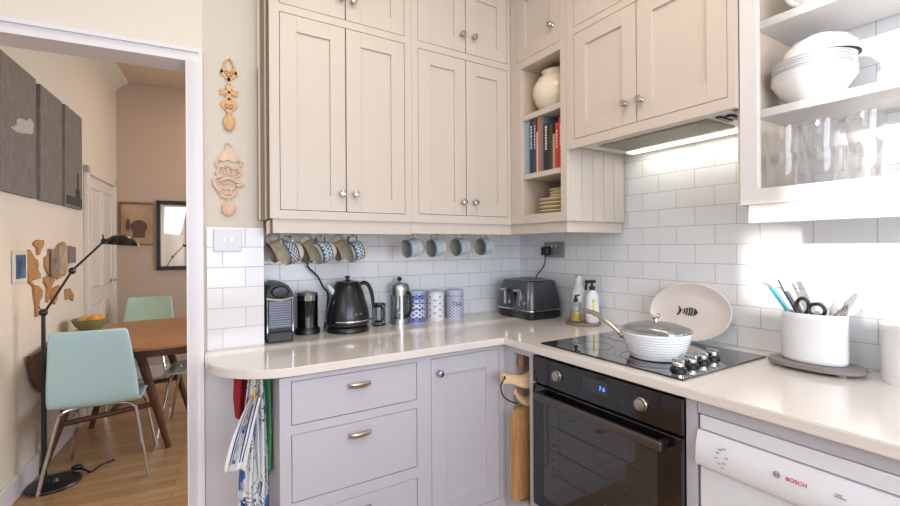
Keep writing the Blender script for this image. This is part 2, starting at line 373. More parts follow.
# door in the dining room's left wall
d = thing('door_1', 'x', 'x'); del d['label']; del d['category']; d['kind'] = 'structure'
d.location = dloc(WX, WY0+1.28); d.rotation_euler = (0, 0, A+pi/2)      # local x along wall, -y into the room
DOORP = mat('dining door paint', (212, 206, 198), .45)
mb = MB().box(.06, .88, -.01, -.001, .01, 1.90, bev=.002)
mb.make('door_leaf', DOORP, d)
mb = MB()
for z0, z1 in ((.12, .86), (1.0, 1.80)):
    for x0, x1 in ((.15, .43), (.51, .79)):
        mb.tube([(x0, -.012, z0), (x1, -.012, z0), (x1, -.012, z1), (x0, -.012, z1)], .008, 6, smooth=False, closed=True)
mb.make('panel_moulding', DOORP, d)
MB().box(0, .06, -.03, -.001, 0, 1.96, bev=.004).box(.88, .94, -.03, -.001, 0, 1.96, bev=.004).box(0, .94, -.03, -.001, 1.9, 1.96, bev=.004).make('door_frame', DOORP, d)
MB().lathe([(0, 0), (.022, 0), (.022, .006), (.01, .01), (.01, .035)], 16, M=T((.80, -.01, 1.02)) @ Rm(90, 'X')).tube([(.80, -.045, 1.02), (.72, -.048, 1.02), (.69, -.045, 1.02)], .008, 8).make('door_handle', CHROME, d)

def on_wall(u, z, off=0): return dloc(WX+off, WY0+u, z)
WR = A+pi/2   # rotation for things on the left wall: local x = along wall, local -y = into the room
# three dark seascape canvases
def canvas(name, u0, u1, z0, z1, m, label, frame=None, group=None):
    p = thing(name, label, 'picture', on_wall(u0, 0), WR, group)
    MB().box(0, u1-u0, -.022, -.002, z0, z1, bev=.002).make('canvas', m, p)
    return p
def pic_mat(name, c1, c2, c3, scale=6, st=(1, 1, 1)):
    m = wood_mat(name, c1, c2, .6, st, scale, .6); cr = [n for n in m.node_tree.nodes if n.type == 'VALTORGB'][0]
    e = cr.color_ramp.elements.new(.85); e.color = srgb(*c3); return m
SEA = pic_mat('stormy seascape print', (104, 99, 95), (124, 118, 112), (140, 134, 126), 30, (1, 1, .5))
c1_ = canvas('wall_canvas', -.12, .317, 1.60, 2.29, SEA, 'largest dark grey seascape canvas with white breaking wave, nearest the doorway')
MB().ell((.30, -.024, .0), (.11, .004, .035)).ell((.24, -.024, -.03), (.07, .004, .02)).ell((.37, -.024, .03), (.045, .004, .03)).ell((.19, -.024, -.045), (.06, .004, .012)).make('wave_crest', mat('white wave paint', (176, 168, 160), .8, var=.2), c1_, loc=(-.02, 0, 1.98))
canvas('wall_canvas', .38, .74, 1.60, 2.285, SEA, 'middle dark grey seascape canvas of the three on the dining wall')
c3_ = canvas('wall_canvas', .80, 1.17, 1.60, 2.29, SEA, 'third dark grey seascape canvas, nearest the white dining room door')
MB().box(.02, .35, -.026, -.02, 1.62, 1.68).box(.25, .27, -.026, -.02, 1.68, 1.86).box(.22, .3, -.026, -.02, 1.68, 1.74).make('pier_silhouette', mat('grey pier ink', (66, 64, 64), .8), c3_)
# small framed photo
p = thing('small_picture', 'small white framed blue photograph beside the wooden world map', 'picture', on_wall(.05, 0), WR)
MB().box(0, .17, -.011, -.002, 1.13, 1.30, bev=.003).make('frame', mat('white picture frame', (208, 204, 196), .5), p)
MB().box(.024, .146, -.0125, -.0105, 1.152, 1.28).make('photograph', pic_mat('blue harbour photograph', (36, 58, 96), (84, 126, 160), (190, 206, 214), 12), p)
# wooden world map: one plywood piece per landmass
Z5 = 5.06
MAPP = [('greenland', [(0.312, 1.347), (0.368, 1.365), (0.457, 1.364), (0.462, 1.337), (0.426, 1.313), (0.396, 1.278), (0.373, 1.275), (0.362, 1.319), (0.325, 1.33)], 0), ('north_america', [(0.218, 1.297), (0.257, 1.307), (0.297, 1.279), (0.324, 1.256), (0.361, 1.249), (0.38, 1.22), (0.366, 1.192), (0.409, 1.16), (0.409, 1.137), (0.323, 1.131), (0.282, 1.145), (0.282, 1.122), (0.322, 1.102), (0.308, 1.098), (0.255, 1.119), (0.229, 1.142), (0.217, 1.22)], 0), ('south_america', [(0.308, 1.098), (0.364, 1.099), (0.437, 1.064), (0.437, 1.029), (0.392, 1.004), (0.368, 0.914), (0.342, 0.918), (0.34, 0.987), (0.313, 1.052)], 0), ('eurasia', [(0.55, 1.313), (0.65, 1.306), (0.721, 1.345), (0.814, 1.359), (0.852, 1.333), (0.953, 1.333), (1.037, 1.313), (0.973, 1.257), (0.931, 1.237), (0.869, 1.17), (0.83, 1.132), (0.754, 1.123), (0.7, 1.113), (0.648, 1.135), (0.532, 1.154), (0.485, 1.199), (0.48, 1.259), (0.533, 1.27)], 0), ('africa', [(0.469, 1.139), (0.548, 1.145), (0.647, 1.129), (0.63, 1.105), (0.586, 1.076), (0.545, 1.0), (0.507, 0.98), (0.514, 1.07), (0.468, 1.109)], 0.0), ('southern_asia', [(0.619, 1.061), (0.717, 1.073), (0.68, 0.986), (0.638, 0.955), (0.578, 0.996), (0.569, 1.041)], 0), ('australia', [(0.848, 1.036), (0.928, 1.036), (1.01, 0.98), (0.988, 0.94), (0.926, 0.968), (0.847, 0.962)], 0)]
wm = thing('world_map', 'plywood cut out world map mounted on the dining room wall', 'wall map', on_wall(0, 0), WR)
for nm, poly, off in MAPP:
    MB().prism(poly, -.012-off, -.002-off).make(nm, MAPW, wm, ang=20)
PINS = [('dark portrait photo pinned over the map', 0.537, 0.675, 1.134, 1.307, (104, 92, 84)), ('pale photo strip pinned on the map', 0.685, 0.838, 1.145, 1.326, (150, 134, 112)), ('small dark photo at the right of the map', 0.852, 1.014, 1.213, 1.326, (92, 84, 78))]
for lab, x0, x1, z0, z1, c in PINS:
    p = tag(MB().box(x0, x1, -.022, -.018, z0, z1).make('pinned_photo', pic_mat(lab, c, tuple(min(255, v+40) for v in c), tuple(min(255, v+70) for v in c), 14), loc=on_wall(0, 0), rot=(0, 0, WR)), lab, 'photo')
# far wall: sepia print and black framed mirror
FR = A
fx = lambda x: x
def far_x(px_world_x, y=3.2): return (px_world_x-PX)*cos(A)+(y-PY)*sin(A)
a0 = far_x(-2.35); a1 = far_x(-2.084); m0 = far_x(-2.068); m1 = m0+.42
p = thing('framed_print', 'sepia print in a thin gilt frame left of the black mirror', 'picture', dloc(a0, FARY), FR)
MB().box(0, a1-a0, -.012, -.002, 1.36, 1.76).make('print', pic_mat('sepia print paper', (150, 118, 88), (190, 164, 132), (206, 186, 158), 5), p)
MB().ell((.15, -.014, 1.53), (.07, .003, .07)).box(.1, .2, -.016, -.012, 1.42, 1.5).ell((.06, -.014, 1.55), (.02, .003, .06)).make('print_figure', mat('dark sepia ink', (92, 74, 62), .8, var=.3), p)
MB().box(-.01, a1-a0+.004, -.024, -.002, 1.755, 1.775, bev=.002).box(-.01, a1-a0+.004, -.02, -.002, 1.345, 1.36, bev=.002).box(-.01, .002, -.02, -.002, 1.345, 1.77).make('frame', mat('dull gilt frame', (128, 92, 56), .4, .4), p)
p = thing('wall_mirror', 'rectangular mirror in a thick black frame on the far dining wall', 'mirror', dloc(m0+.02, FARY), FR)
MB().box(.03, .39, -.014, -.008, 1.13, 1.76).make('mirror_glass', mat('mirror silver', (215, 205, 195), .03, 1), p)
MB().box(0, .035, -.035, -.002, 1.09, 1.80, bev=.003).box(.385, .42, -.035, -.002, 1.09, 1.80, bev=.003).box(0, .42, -.035, -.002, 1.09, 1.125, bev=.003).box(0, .42, -.035, -.002, 1.765, 1.80, bev=.003).make('frame', BLACKP, p)

# dining table
def supere(a, b, n, N=64):
    out = []
    for i in range(N):
        t = 2*pi*i/N; c, s_ = cos(t), sin(t)
        out.append((a*abs(c)**(2/n)*(1 if c >= 0 else -1), b*abs(s_)**(2/n)*(1 if s_ >= 0 else -1)))
    return out
tb = thing('dining_table', 'rounded teak dining table with splayed legs under the fruit bowl', 'table', (-2.0, 1.5, 0), A)
MB().prism(supere(.53, .6, 2.4), -.742, -.722, M=Rm(-90, 'X') @ Matrix.Scale(1, 4), bev=.006).make('tabletop', TEAK, tb)
MB().box(-.36, .36, -.42, -.39, .65, .722, bev=.003).box(-.36, .36, .39, .42, .65, .722, bev=.003).box(-.36, -.33, -.42, .42, .65, .722, bev=.003).box(.33, .36, -.42, .42, .65, .722, bev=.003).make('apron', TEAKD, tb)
for (tx, ty, bx_, by_) in ((-.3, -.25, -.52, -.27), (-.05, -.3, .10, -.2), (-.28, .3, -.45, .42), (.0, .35, .17, .46)):
    MB().tube([(tx, ty, .70), ((tx+bx_)/2, (ty+by_)/2, .36), (bx_, by_, .0)], [.028, .024, .017], 10, smooth=False).make('leg', TEAKD, tb)
MB().tube([(-.42, -.27, .27), (.05, -.23, .31)], .017, 8, smooth=False).tube([(-.37, .37, .27), (.1, .4, .3)], .017, 8, smooth=False).tube([(-.2, -.25, .29), (-.15, .38, .29)], .016, 8, smooth=False).make('stretcher', TEAKD, tb)
lf = [(-.48, .72)]+[(-.46*cos(pi*i/16), .72-.3*sin(pi*i/16)**.7) for i in range(1, 16)]+[(.46, .72)]
MB().prism(lf, -.009, .009, M=T((-.525, .05, 0)) @ Rm(90, 'Z')).make('drop_leaf', TEAKD, tb)
# fruit bowl
bl = thing('fruit_bowl', 'green ceramic bowl of oranges on the dining table', 'bowl', (-2.375, 1.72, .742))
MB().lathe([(0, 0), (.05, 0), (.055, .008), (.09, .05), (.108, .09), (.103, .09), (.086, .054), (.05, .014), (0, .012)], 36).make('bowl', mat('sage green glaze', (126, 136, 92), .25, coat=.5, var=.15, bscale=30), bl)
ORG = mat('orange peel', (226, 146, 60), .45, bump=.4, bscale=200); LIM = mat('yellow green lemon peel', (206, 190, 84), .45, bump=.3, bscale=200)
for (x, y, z, m, lab) in ((.02, -.02, .085, ORG, 'orange on top at the front of the green fruit bowl'), (-.04, .02, .075, LIM, 'yellow green citrus at the left of the green fruit bowl'), (.045, .035, .075, ORG, 'orange towards the back right of the green fruit bowl')):
    tag(MB().ell((0, 0, 0), (.036, .036, .034)).make('orange' if m is ORG else 'lemon', m, loc=(-2.375+x, 1.72+y, .742+z)), lab, 'fruit')
# shell chairs
AQUA = mat('aqua lacquered shell', (184, 218, 224), .3, coat=.3, var=.01); AQUA2 = mat('sage aqua shell', (166, 190, 170), .35, coat=.2)
def chair(loc, rz, label, m):
    t = thing('dining_chair', label, 'chair', loc, rz, 'aqua shell dining chairs')
    # profile from front of seat to top of back in (y,z); chair faces +y
    prof = [(y_, z_-.012, w_+.008) for y_, z_, w_ in [(.21, .425, .19), (.20, .448, .195), (.12, .452, .20), (.0, .44, .20), (-.1, .432, .20), (-.17, .435, .20), (-.212, .455, .20), (-.232, .49, .20), (-.245, .55, .198), (-.262, .65, .190), (-.285, .76, .178), (-.31, .85, .168), (-.312, .872, .163), (-.314, .885, .155)]]
    bm = MB(); nx = 12; g = []
    for (y, z, w) in prof:
        row = []
        for i in range(nx+1):
            u = -1+2*i/nx; bend = .018*u*u
            yy = y+(bend if z > .47 else 0); zz = z+(bend*.6 if z <= .47 else 0)
            row.append(bm.bm.verts.new((w*u-.008, yy, zz)))
        g.append(row)
    for a, b in zip(g, g[1:]):
        for i in range(nx): bm.bm.faces.new((a[i], a[i+1], b[i+1], b[i]))
    for f in bm.bm.faces: f.smooth = True
    o = bm.make('seat_shell', m, t, ang=60)
    md = o.modifiers.new('solid', 'SOLIDIFY'); md.thickness = .011; md.offset = 0
    s2 = o.modifiers.new('sub', 'SUBSURF'); s2.levels = 1; s2.render_levels = 1
    for sx in (-1, 1):
        MB().tube([(sx*.03, -.13, .42), (sx*.12, -.15, .418), (sx*.165, -.165, .40), (sx*.185, -.175, .34), (sx*.245, -.235, .0)], .0095, 10).make('leg', CHROME, t)
        MB().tube([(sx*.03, .12, .436), (sx*.12, .135, .432), (sx*.155, .15, .41), (sx*.17, .16, .36), (sx*.22, .225, .0)], .0095, 10).make('leg', CHROME, t)
    MB().box(-.13, .13, -.14, .14, .418, .424, bev=.002).make('mounting_plate', CHROME, t)
    return t
chair((-2.232, 1.168, 0), A, 'pale aqua shell chair with its back to the doorway', AQUA)
chair((-2.12, 2.42, 0), A+pi, 'sage aqua shell chair on the far side of the dining table', AQUA2)
chair((-1.73, 1.60, 0), A+radians(85), 'aqua shell chair at the right of the table, half hidden by the doorway', AQUA)
# floor lamp
fl = thing('floor_lamp', 'black articulated floor lamp reaching over the dining table', 'lamp', (-2.485, 1.03, 0))
MB().lathe([(0, 0), (.12, 0), (.125, .008), (.12, .016), (.03, .022), (.018, .04), (0, .04)], 32, M=T((.03, .05, 0)) @ Matrix.Scale(.98, 4)).make('base', BLACKP, fl)
MB().tube([(0, 0, .03), (0, 0, .6), (0, 0, .955)], [.013, .011, .009], 12, smooth=False).make('pole', BLACKP, fl)
MB().tube([(.005, 0, .965), (.122, .0, 1.19)], .006, 8, smooth=False).tube([(.122, 0, 1.19), (.262, 0, 1.352)], .006, 8, smooth=False).tube([(-.02, 0, 1.0), (.0, 0, .965), (.117, .006, 1.18)], .003, 6, smooth=False).make('arm', BLACKP, fl)
MB().ell((.0, 0, .965), (.02, .02, .02)).make('joint', BLACKP, fl)
MB().ell((.122, 0, 1.188), (.017, .017, .02)).make('joint', BLACKP, fl)
MB().ell((.262, 0, 1.352), (.014, .014, .018)).tube([(.262, 0, 1.352), (.257, 0, 1.392)], .004, 6).make('joint', BLACKP, fl)
hM = T((.345, 0, 1.342)) @ Rm(4, 'Y')
MB().lathe([(0, .05), (.03, .048), (.055, .034), (.078, .004), (.085, -.012), (.082, -.012), (.07, .008), (.045, .03), (0, .036)], 28, M=hM).tube([(.262, 0, 1.352), (.31, 0, 1.372)], .010, 8).make('lamp_shade', BLACKG, fl)
MB().lathe([(0, -.004), (.03, -.004), (.03, .02), (0, .02)], 20, M=hM).make('light_bulb', mat('warm bulb', (255, 220, 170), .5, emit=(255, 205, 140), estr=6), fl)
tag(MB().tube([(-2.50, 1.18, .016), (-2.36, 1.2, .012), (-2.30, 1.12, .012), (-2.26, 1.20, .01), (-2.2, 1.24, .01)], .006, 8).ell((-2.37, 1.19, .03), (.03, .015, .015)).make('lamp_cable', BLACKP), 'black lamp cable lying on the dining room floor', 'cable')

# ================================================================== UPPER CABINETS
def frame_cells(mb, W, H0, H1, holes, y0, y1):
    xs = sorted({0, W} | {h[0] for h in holes} | {h[1] for h in holes}); zs = sorted({H0, H1} | {h[2] for h in holes} | {h[3] for h in holes})
    for a, b in zip(zs, zs[1:]):
        run = None
        for c, d in list(zip(xs, xs[1:]))+[(None, None)]:
            solid = c is not None and not any(h[0] <= (c+d)/2 <= h[1] and h[2] <= (a+b)/2 <= h[3] for h in holes)
            if solid: run = (run[0], d) if run else (c, d)
            elif run: mb.box(run[0], run[1], y0, y1, a, b); run = None
def knob(parent, x, z, m=None):
    MB().lathe([(0, 0), (.009, 0), (.008, .004), (.005, .008), (.005, .014), (.012, .018), (.0145, .024), (.012, .030), (.006, .032), (0, .032)], 20, M=T((x, 0, z)) @ Rm(90, 'X')).make('knob', m or NICKEL, parent)
def shaker(parent, x0, x1, z0, z1, kx=None, kz=None, fw=.062, flat=False, name='door'):
    g = .0022; w, h = x1-x0-2*g, z1-z0-2*g; t = .02
    mb = MB()
    if flat: mb.box(0, w, 0, t, 0, h, bev=.0015)
    else:
        mb.box(0, fw, 0, t, 0, h, bev=.0012).box(w-fw, w, 0, t, 0, h, bev=.0012).box(fw, w-fw, 0, t, 0, fw, bev=.0006).box(fw, w-fw, 0, t, h-fw, h, bev=.0006)
        mb.box(fw-.002, w-fw+.002, .009, .016, fw-.002, h-fw+.002)
        mb.prism([(fw, fw), (fw+.004, fw+.004), (fw+.004, h-fw-.004), (fw, h-fw)], .003, .009)
    o = mb.make(name, PAINT, parent, loc=(x0+g, 0, z0+g))
    if kx is not None: knob(o, kx-x0-g, kz-z0-g)
    return o
PZ0, PZ1, UD = 1.375, 1.42, .4
def pelmet(mb, w, y=0.0, l=True):
    mb.box(.012 if l else 0, w, .012, .034, PZ0, PZ1+.002, bev=.002)
def upper_cab(label, loc, rz, W, doors, holes, depth, z0, z1, side=None):
    c = thing('wall_cabinet', label, 'cabinet', loc, rz)
    mb = MB(); frame_cells(mb, W, z0, z1, holes, 0, .022); mb.make('face_frame', PAINT, c)
    MB().box(0.001, W-.001, .0225, depth, z0+.004, z1).make('carcass', PAINT, c)
    for d_ in doors: shaker(c, *d_)
    return c
TOPZ = 2.62
h = [(.036, .296, 1.453, 2.212), (.2961, .564, 1.453, 2.212), (.036, .296, 2.243, 2.58), (.2961, .564, 2.243, 2.58)]
XA = -1.564
ca = upper_cab('tall greige wall cabinet at the left, beside the carved spoons', (XA, -.4, 0), 0, .597,
    [(h[0][0], h[0][1], h[0][2], h[0][3], .277, 1.527), (h[1][0], h[1][1], h[1][2], h[1][3], .333, 1.528), (h[2][0], h[2][1], h[2][2], h[2][3], .277, 2.325), (h[3][0], h[3][1], h[3][2], h[3][3], .325, 2.323)], h, .395, PZ1, TOPZ)
mb = MB().box(.012, .597, .012, .034, PZ0-.010, PZ1).box(.012, .034, .034, .17, PZ0-.010, PZ1); mb.make('pelmet', PAINT, ca)
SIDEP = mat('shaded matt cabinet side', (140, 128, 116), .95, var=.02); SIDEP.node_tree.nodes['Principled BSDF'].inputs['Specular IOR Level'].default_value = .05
MB().box(-.0015, -.0002, .002, .17, PZ1, TOPZ).box(.0105, .0118, .013, .17, PZ0-.010, PZ1-.001).make('side_panel', SIDEP, ca)  # thin sheets that carry the side's shade as a darker colour
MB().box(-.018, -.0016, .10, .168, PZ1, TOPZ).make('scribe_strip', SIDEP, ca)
h = [(.032, .292, 1.457, 2.208), (.2921, .547, 1.457, 2.208), (.032, .292, 2.24, 2.58), (.2921, .547, 2.24, 2.58)]
cb_ = upper_cab('tall greige wall cabinet in the corner above the patterned tins', (-.966, -.4, 0), 0, .566,
    [(h[0][0], h[0][1], h[0][2], h[0][3], .268, 1.521), (h[1][0], h[1][1], h[1][2], h[1][3], .334, 1.522), (h[2][0], h[2][1], h[2][2], h[2][3], .266, 2.32), (h[3][0], h[3][1], h[3][2], h[3][3], .334, 2.322)], h, .395, PZ1, TOPZ)
MB().box(0, .578, .012, .034, PZ0-.006, PZ1).make('pelmet', PAINT, cb_)
# open bookshelf unit on the right wall (local x runs toward the viewer)
RZ = -pi/2
SU = thing('open_shelf_cabinet', 'greige corner cabinet with open shelves of books, jar and plates', 'cabinet', (-.4, -.402, 0), RZ)
W = .383; o0, o1 = .078, .347
hs = [(o0, o1, 1.463, 2.19), (o0-.03, o1, 2.228, 2.58)]
mb = MB(); frame_cells(mb, W, PZ1, TOPZ, hs, 0, .022); mb.make('face_frame', PAINT, SU)
MB().box(.05, o0, .022, .39, PZ1, 2.2).box(o1, W-.012, .022, .39, PZ1, TOPZ).box(o0, o1, .38, .39, PZ1, 2.2).box(o0, o1, .022, .38, 2.19, 2.21).box(o0, o1, .022, .38, PZ1+.005, 1.463).box(.05, o1, .0225, .39, 2.212, TOPZ).make('carcass', PAINT_IN, SU)
for z0, z1 in ((1.64, 1.665), (1.933, 1.96)): MB().box(o0+.0005, o1-.0005, .012, .378, z0, z1, bev=.002).make('shelf', PAINT, SU)
shaker(SU, o0-.03, o1, 2.228, 2.58, o1-.045, 2.315)
mb = MB()
for i in range(5): mb.box(W-.010, W, .0235+i*.0735, .0235+(i+1)*.0735-.003, PZ1, 1.76, bev=.0015)
mb.box(W-.0115, W-.003, .0225, .39, PZ1, 1.76); mb.make('side_panel', PAINT, SU)
MB().box(-.012, W-.012, .012, .034, PZ0-.004, PZ1).box(W-.034, W-.012, .034, .385, PZ0-.004, PZ1).make('pelmet', PAINT, SU)
# cooker hood cabinet
HY0 = -.787; HW = .69; HB = 1.731
hs = [(.041, .3465, 1.768, 2.222), (.3467, .668, 1.768, 2.222), (.041, .3465, 2.252, 2.58), (.3467, .668, 2.252, 2.58)]
HC = thing('wall_cabinet', 'greige wall cabinet over the hob housing the extractor', 'cabinet', (-.4, HY0, 0), RZ)
mb = MB(); frame_cells(mb, HW, HB, TOPZ, hs, 0, .022); mb.make('face_frame', PAINT, HC)
MB().box(.001, HW-.014, .0225, .39, 1.80, TOPZ).box(.001, .018, .0225, .39, HB+.02, 1.80).box(HW-.022, HW-.014, .0225, .39, HB+.02, 1.80).make('carcass', PAINT, HC)
for (q, kx, kz) in ((hs[0], .304, 1.848), (hs[1], .368, 1.846), (hs[2], .3, 2.33), (hs[3], .37, 2.33)): shaker(HC, *q, kx, kz)
# extractor
EX = thing('cooker_hood', 'slim steel extractor hood with light strip under the wall cabinet', 'extractor', (-.4, HY0, -.021), RZ)
HOODM = mat('pale grey hood steel', (222, 220, 210), .4, .2)
MB().box(.03, .65, .03, .375, 1.762, 1.798, bev=.003).make('housing', HOODM, EX)
mb = MB().box(.10, .56, .085, .27, 1.7575, 1.7615)
for i in range(46): mb.box(.105+i*.0099, .110+i*.0099, .09, .265, 1.7545, 1.758)
mb.make('grease_filter', mat('filter mesh', (170, 165, 150), .4, .3), EX)
MB().box(.07, .655, .315, .362, 1.757, 1.7615, bev=.001).make('light_strip', mat('hood light diffuser', (255, 255, 245), .5, emit=(255, 250, 232), estr=3.2), EX)
MB().box(.585, .602, .09, .17, 1.755, 1.7615, bev=.001).box(.612, .63, .10, .17, 1.755, 1.7615, bev=.001).make('switch', BLACKP, EX)
# open plate rack unit at the right
PY0 = -1.48; PU = thing('open_wall_shelves', 'white open wall shelves at the right holding dishes and glasses', 'shelves', (-.38, PY0, 0), RZ)
PW = .9; PSH = mat('pale painted shelf', (212, 210, 210), .4)
MB().box(0, .048, 0, .022, 1.43, TOPZ, bev=.001).box(.048, PW, 0, .022, 1.43, 1.476).box(PW-.05, PW, 0, .022, 1.476, TOPZ).make('face_frame', PSH, PU)
MB().box(-.0165, -.0145, .0225, .379, 1.43, TOPZ).make('outer_panel', PSH, PU)
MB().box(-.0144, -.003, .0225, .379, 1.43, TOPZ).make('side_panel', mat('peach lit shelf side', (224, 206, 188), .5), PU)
MB().box(PW-.018, PW, .022, .376, 1.43, TOPZ).make('side_panel', PSH, PU)
for z0, z1 in ((1.455, 1.474), (1.717, 1.743), (2.002, 2.028), (2.30, 2.326)):
    MB().box(-.0025, PW-.0185, .0225 if z0 < 1.6 else .12, .376, z0, z1, bev=.0015).make('shelf', PSH, PU)
MB().box(.02, PW, .006, .028, PZ0, 1.43, bev=.001).box(.02, .04, .028, .37, PZ0+.01, 1.43).make('pelmet', PSH, PU)
MB().box(.1, .5, .26, .30, 1.438, 1.452).make('under_shelf_light', WHITEPL, PU)
# crown boxing to ceiling
struct(MB().box(-1.564, 0, -.395, 0, TOPZ, CEIL).box(-.395, 0, -2.4, -.395, TOPZ, CEIL).make('trim_6', PAINT))

PAINT = mat('cool lilac grey cabinet paint', (191, 189, 197), .42, var=.012, bscale=8)
# ================================================================== BASE UNITS
FY = -.624; BT = .872
def pull(parent, x, z):
    mb = MB(); w = .043
    pr = [(0, 0), (.006, -.016), (.012, -.024), (.018, -.026), (.022, -.022), (.018, -.006), (.018, 0)]
    t = bmesh.new(); rows = []
    for i in range(17):
        u = -1+2*i/16; k = sqrt(max(0, 1-abs(u)**2.6))
        rows.append([t.verts.new((u*w, y*(.35+.65*k), z_-.009+(.0 if k > .2 else .0))) for z_, y in pr])
    for a, b in zip(rows, rows[1:]):
        for i in range(len(pr)-1): t.faces.new((a[i], a[i+1], b[i+1], b[i]))
    t.faces.new(rows[0]); t.faces.new(rows[-1])
    mb.merge(t); mb.ell((0, -.010, .002), (w*.95, .010, .011)).make('handle', NICKEL, parent, loc=(x, 0, z))
def base_cab(label, loc, rz, W, holes, depth=.6, side_l=False):
    c = thing('base_cabinet', label, 'cabinet', loc, rz)
    mb = MB(); frame_cells(mb, W, .12, BT, holes, 0, .022); mb.make('face_frame', PAINT, c)
    MB().box(0.0005, W-.0005, .0225, depth, .12, BT).make('carcass', PAINT, c)
    MB().box(0, W, .06, .075, 0, .12).make('plinth', PAINT, c)
    return c
X0 = -1.575
hs = [(.037, .512, .708, .857), (.037, .512, .446, .676), (.037, .512, .17, .403)]
bc = base_cab('lilac grey base cabinet with three wide drawers beside the tea towels', (X0, FY, 0), 0, .545, hs)
for i, q in enumerate(hs):
    o = shaker(bc, *q, flat=True, name='drawer'); pull(o, .236, (q[3]-q[2])*(.62 if i else .64)+(.035 if i else 0))
hs = [(.03, .373, .2, .86)]
bd = base_cab('lilac grey base cabinet with one panelled door in the corner', (-1.03, FY, 0), 0, .405, hs)
shaker(bd, *hs[0], .063, .80, fw=.068)
# right run carcass: niche and oven housing
NC = thing('base_cabinet', 'base cabinet with the narrow open niche for chopping boards, housing the oven', 'cabinet', (FY, FY, 0), RZ)
mb = MB(); frame_cells(mb, .855, .12, BT, [(.056, .161, .22, .851), (.198, .824, .27, .872)], 0, .022); mb.make('face_frame', PAINT, NC)
MB().box(.04, .056, .022, .5, .12, BT).box(.161, .195, .022, .5, .12, BT).box(.056, .161, .48, .5, .12, BT).box(.056, .161, .022, .48, .2, .22).box(.828, .855, .022, .6, 0, BT).box(.198, .826, .03, .55, .25, .268).make('carcass', PAINT_IN, NC)
MB().box(0.08, .855, .06, .075, 0, .12).make('plinth', PAINT, NC)
# worktop (one L-shaped slab with a rounded end)
WT, WB = .91, .880
pts = [(-.0, 0), (-1.56, 0), (-1.56, PY-.004), (-1.775, PY-.004), (-1.775, -.40)]
cx_, cy_, rx, ry = -1.515, -.40, .26, .25
for i in range(1, 13):
    a = pi+pi/2*i/12; pts.append((cx_+rx*cos(a), cy_+ry*sin(a)))
pts += [(-.65, -.65), (-.65, -2.4), (0, -2.4)]
mb = MB(); t = bmesh.new(); v = [t.verts.new((x, y, WB)) for x, y in pts]; f = t.faces.new(v)
r_ = bmesh.ops.extrude_face_region(t, geom=[f]); bmesh.ops.translate(t, vec=(0, 0, WT-WB), verts=[e for e in r_['geom'] if isinstance(e, bmesh.types.BMVert)])
bmesh.ops.recalc_face_normals(t, faces=t.faces)
bmesh.ops.bevel(t, geom=[e for e in t.edges if abs(e.verts[0].co.z-e.verts[1].co.z) < 1e-5], offset=.003, segments=2, affect='EDGES')
mb.merge(t, None, True); tag(mb.make('worktop', QUARTZ), 'cream L-shaped quartz worktop with rounded left end', 'worktop')
MB_FILL = struct(MB().box(-.62, 0, -2.4, -2.1, 0, .878).make('trim_7', PAINT))

# oven
OV = thing('oven', 'black built-in electric oven under the hob with blue clock display', 'oven', (FY, -.824, 0), RZ)
OWd = .622
MB().box(.003, OWd-.003, .0, .54, .275, .868).make('oven_body', BLACKP, OV)
MB().box(.001, OWd-.001, -.018, -.0005, .765, .870, bev=.003).make('control_panel', BLACKG, OV)
dr = MB().box(.001, OWd-.001, -.02, -.0005, .275, .758, bev=.004).make('oven_door', BLACKG, OV)
MB().box(.065, OWd-.075, -.0215, -.0195, .33, .70, bev=.001).make('window', mat('smoked oven glass', (44, 44, 46), .06, coat=1), dr)
mb = MB()
for z in (.44, .53, .62):
    mb.tube([(.10, -.0225, z), (OWd-.11, -.0225, z)], .0018, 6, smooth=False)
for k in range(8): mb.tube([(.11, -.0222, .40+k*.03), (.13, -.0222, .40+k*.03)], .0012, 6, smooth=False)
mb.make('shelf_rails', mat('dim rack steel', (88, 88, 88), .4, .8), dr)
MB().box(.045, OWd-.04, -.060, -.042, .712, .742, bev=.006, seg=3).make('door_handle', mat('dark handle steel', (96, 92, 88), .3, .8), OV)
for hx in (.045, OWd-.062): MB().box(hx, hx+.022, -.046, -.018, .716, .738, bev=.003).make('handle_bracket', BLACKP, OV)
for x in (.138, .493):
    MB().lathe([(0, 0), (.021, 0), (.021, .003), (.018, .006), (.0175, .014), (.016, .015), (0, .015)], 28, M=T((x, -.018, .818)) @ Rm(90, 'X')).make('knob', STEEL, OV)
MB().box(.262, .368, -.0195, -.0178, .802, .850, bev=.0005).make('display', mat('oven display glass', (52, 58, 66), .2), OV)
text_mesh('display_digits', '7 6', .019, mat('blue display glow', (60, 100, 255), .5, emit=(70, 120, 255), estr=4), OV, (.345, -.0205, .824), (pi/2, 0, 0))
mb = MB()
for k in range(5): mb.lathe([(0, 0), (.004, 0), (.004, .001), (0, .001)], 12, M=T((.235+k*.04, -.018, .785)) @ Rm(90, 'X'))
for z in (.80, .815, .83): mb.box(.42, .43, -.019, -.0178, z, z+.004); mb.box(.20, .207, -.019, -.0178, z, z+.004)
mb.make('touch_symbols', mat('dim panel print', (64, 66, 70), .5), OV)
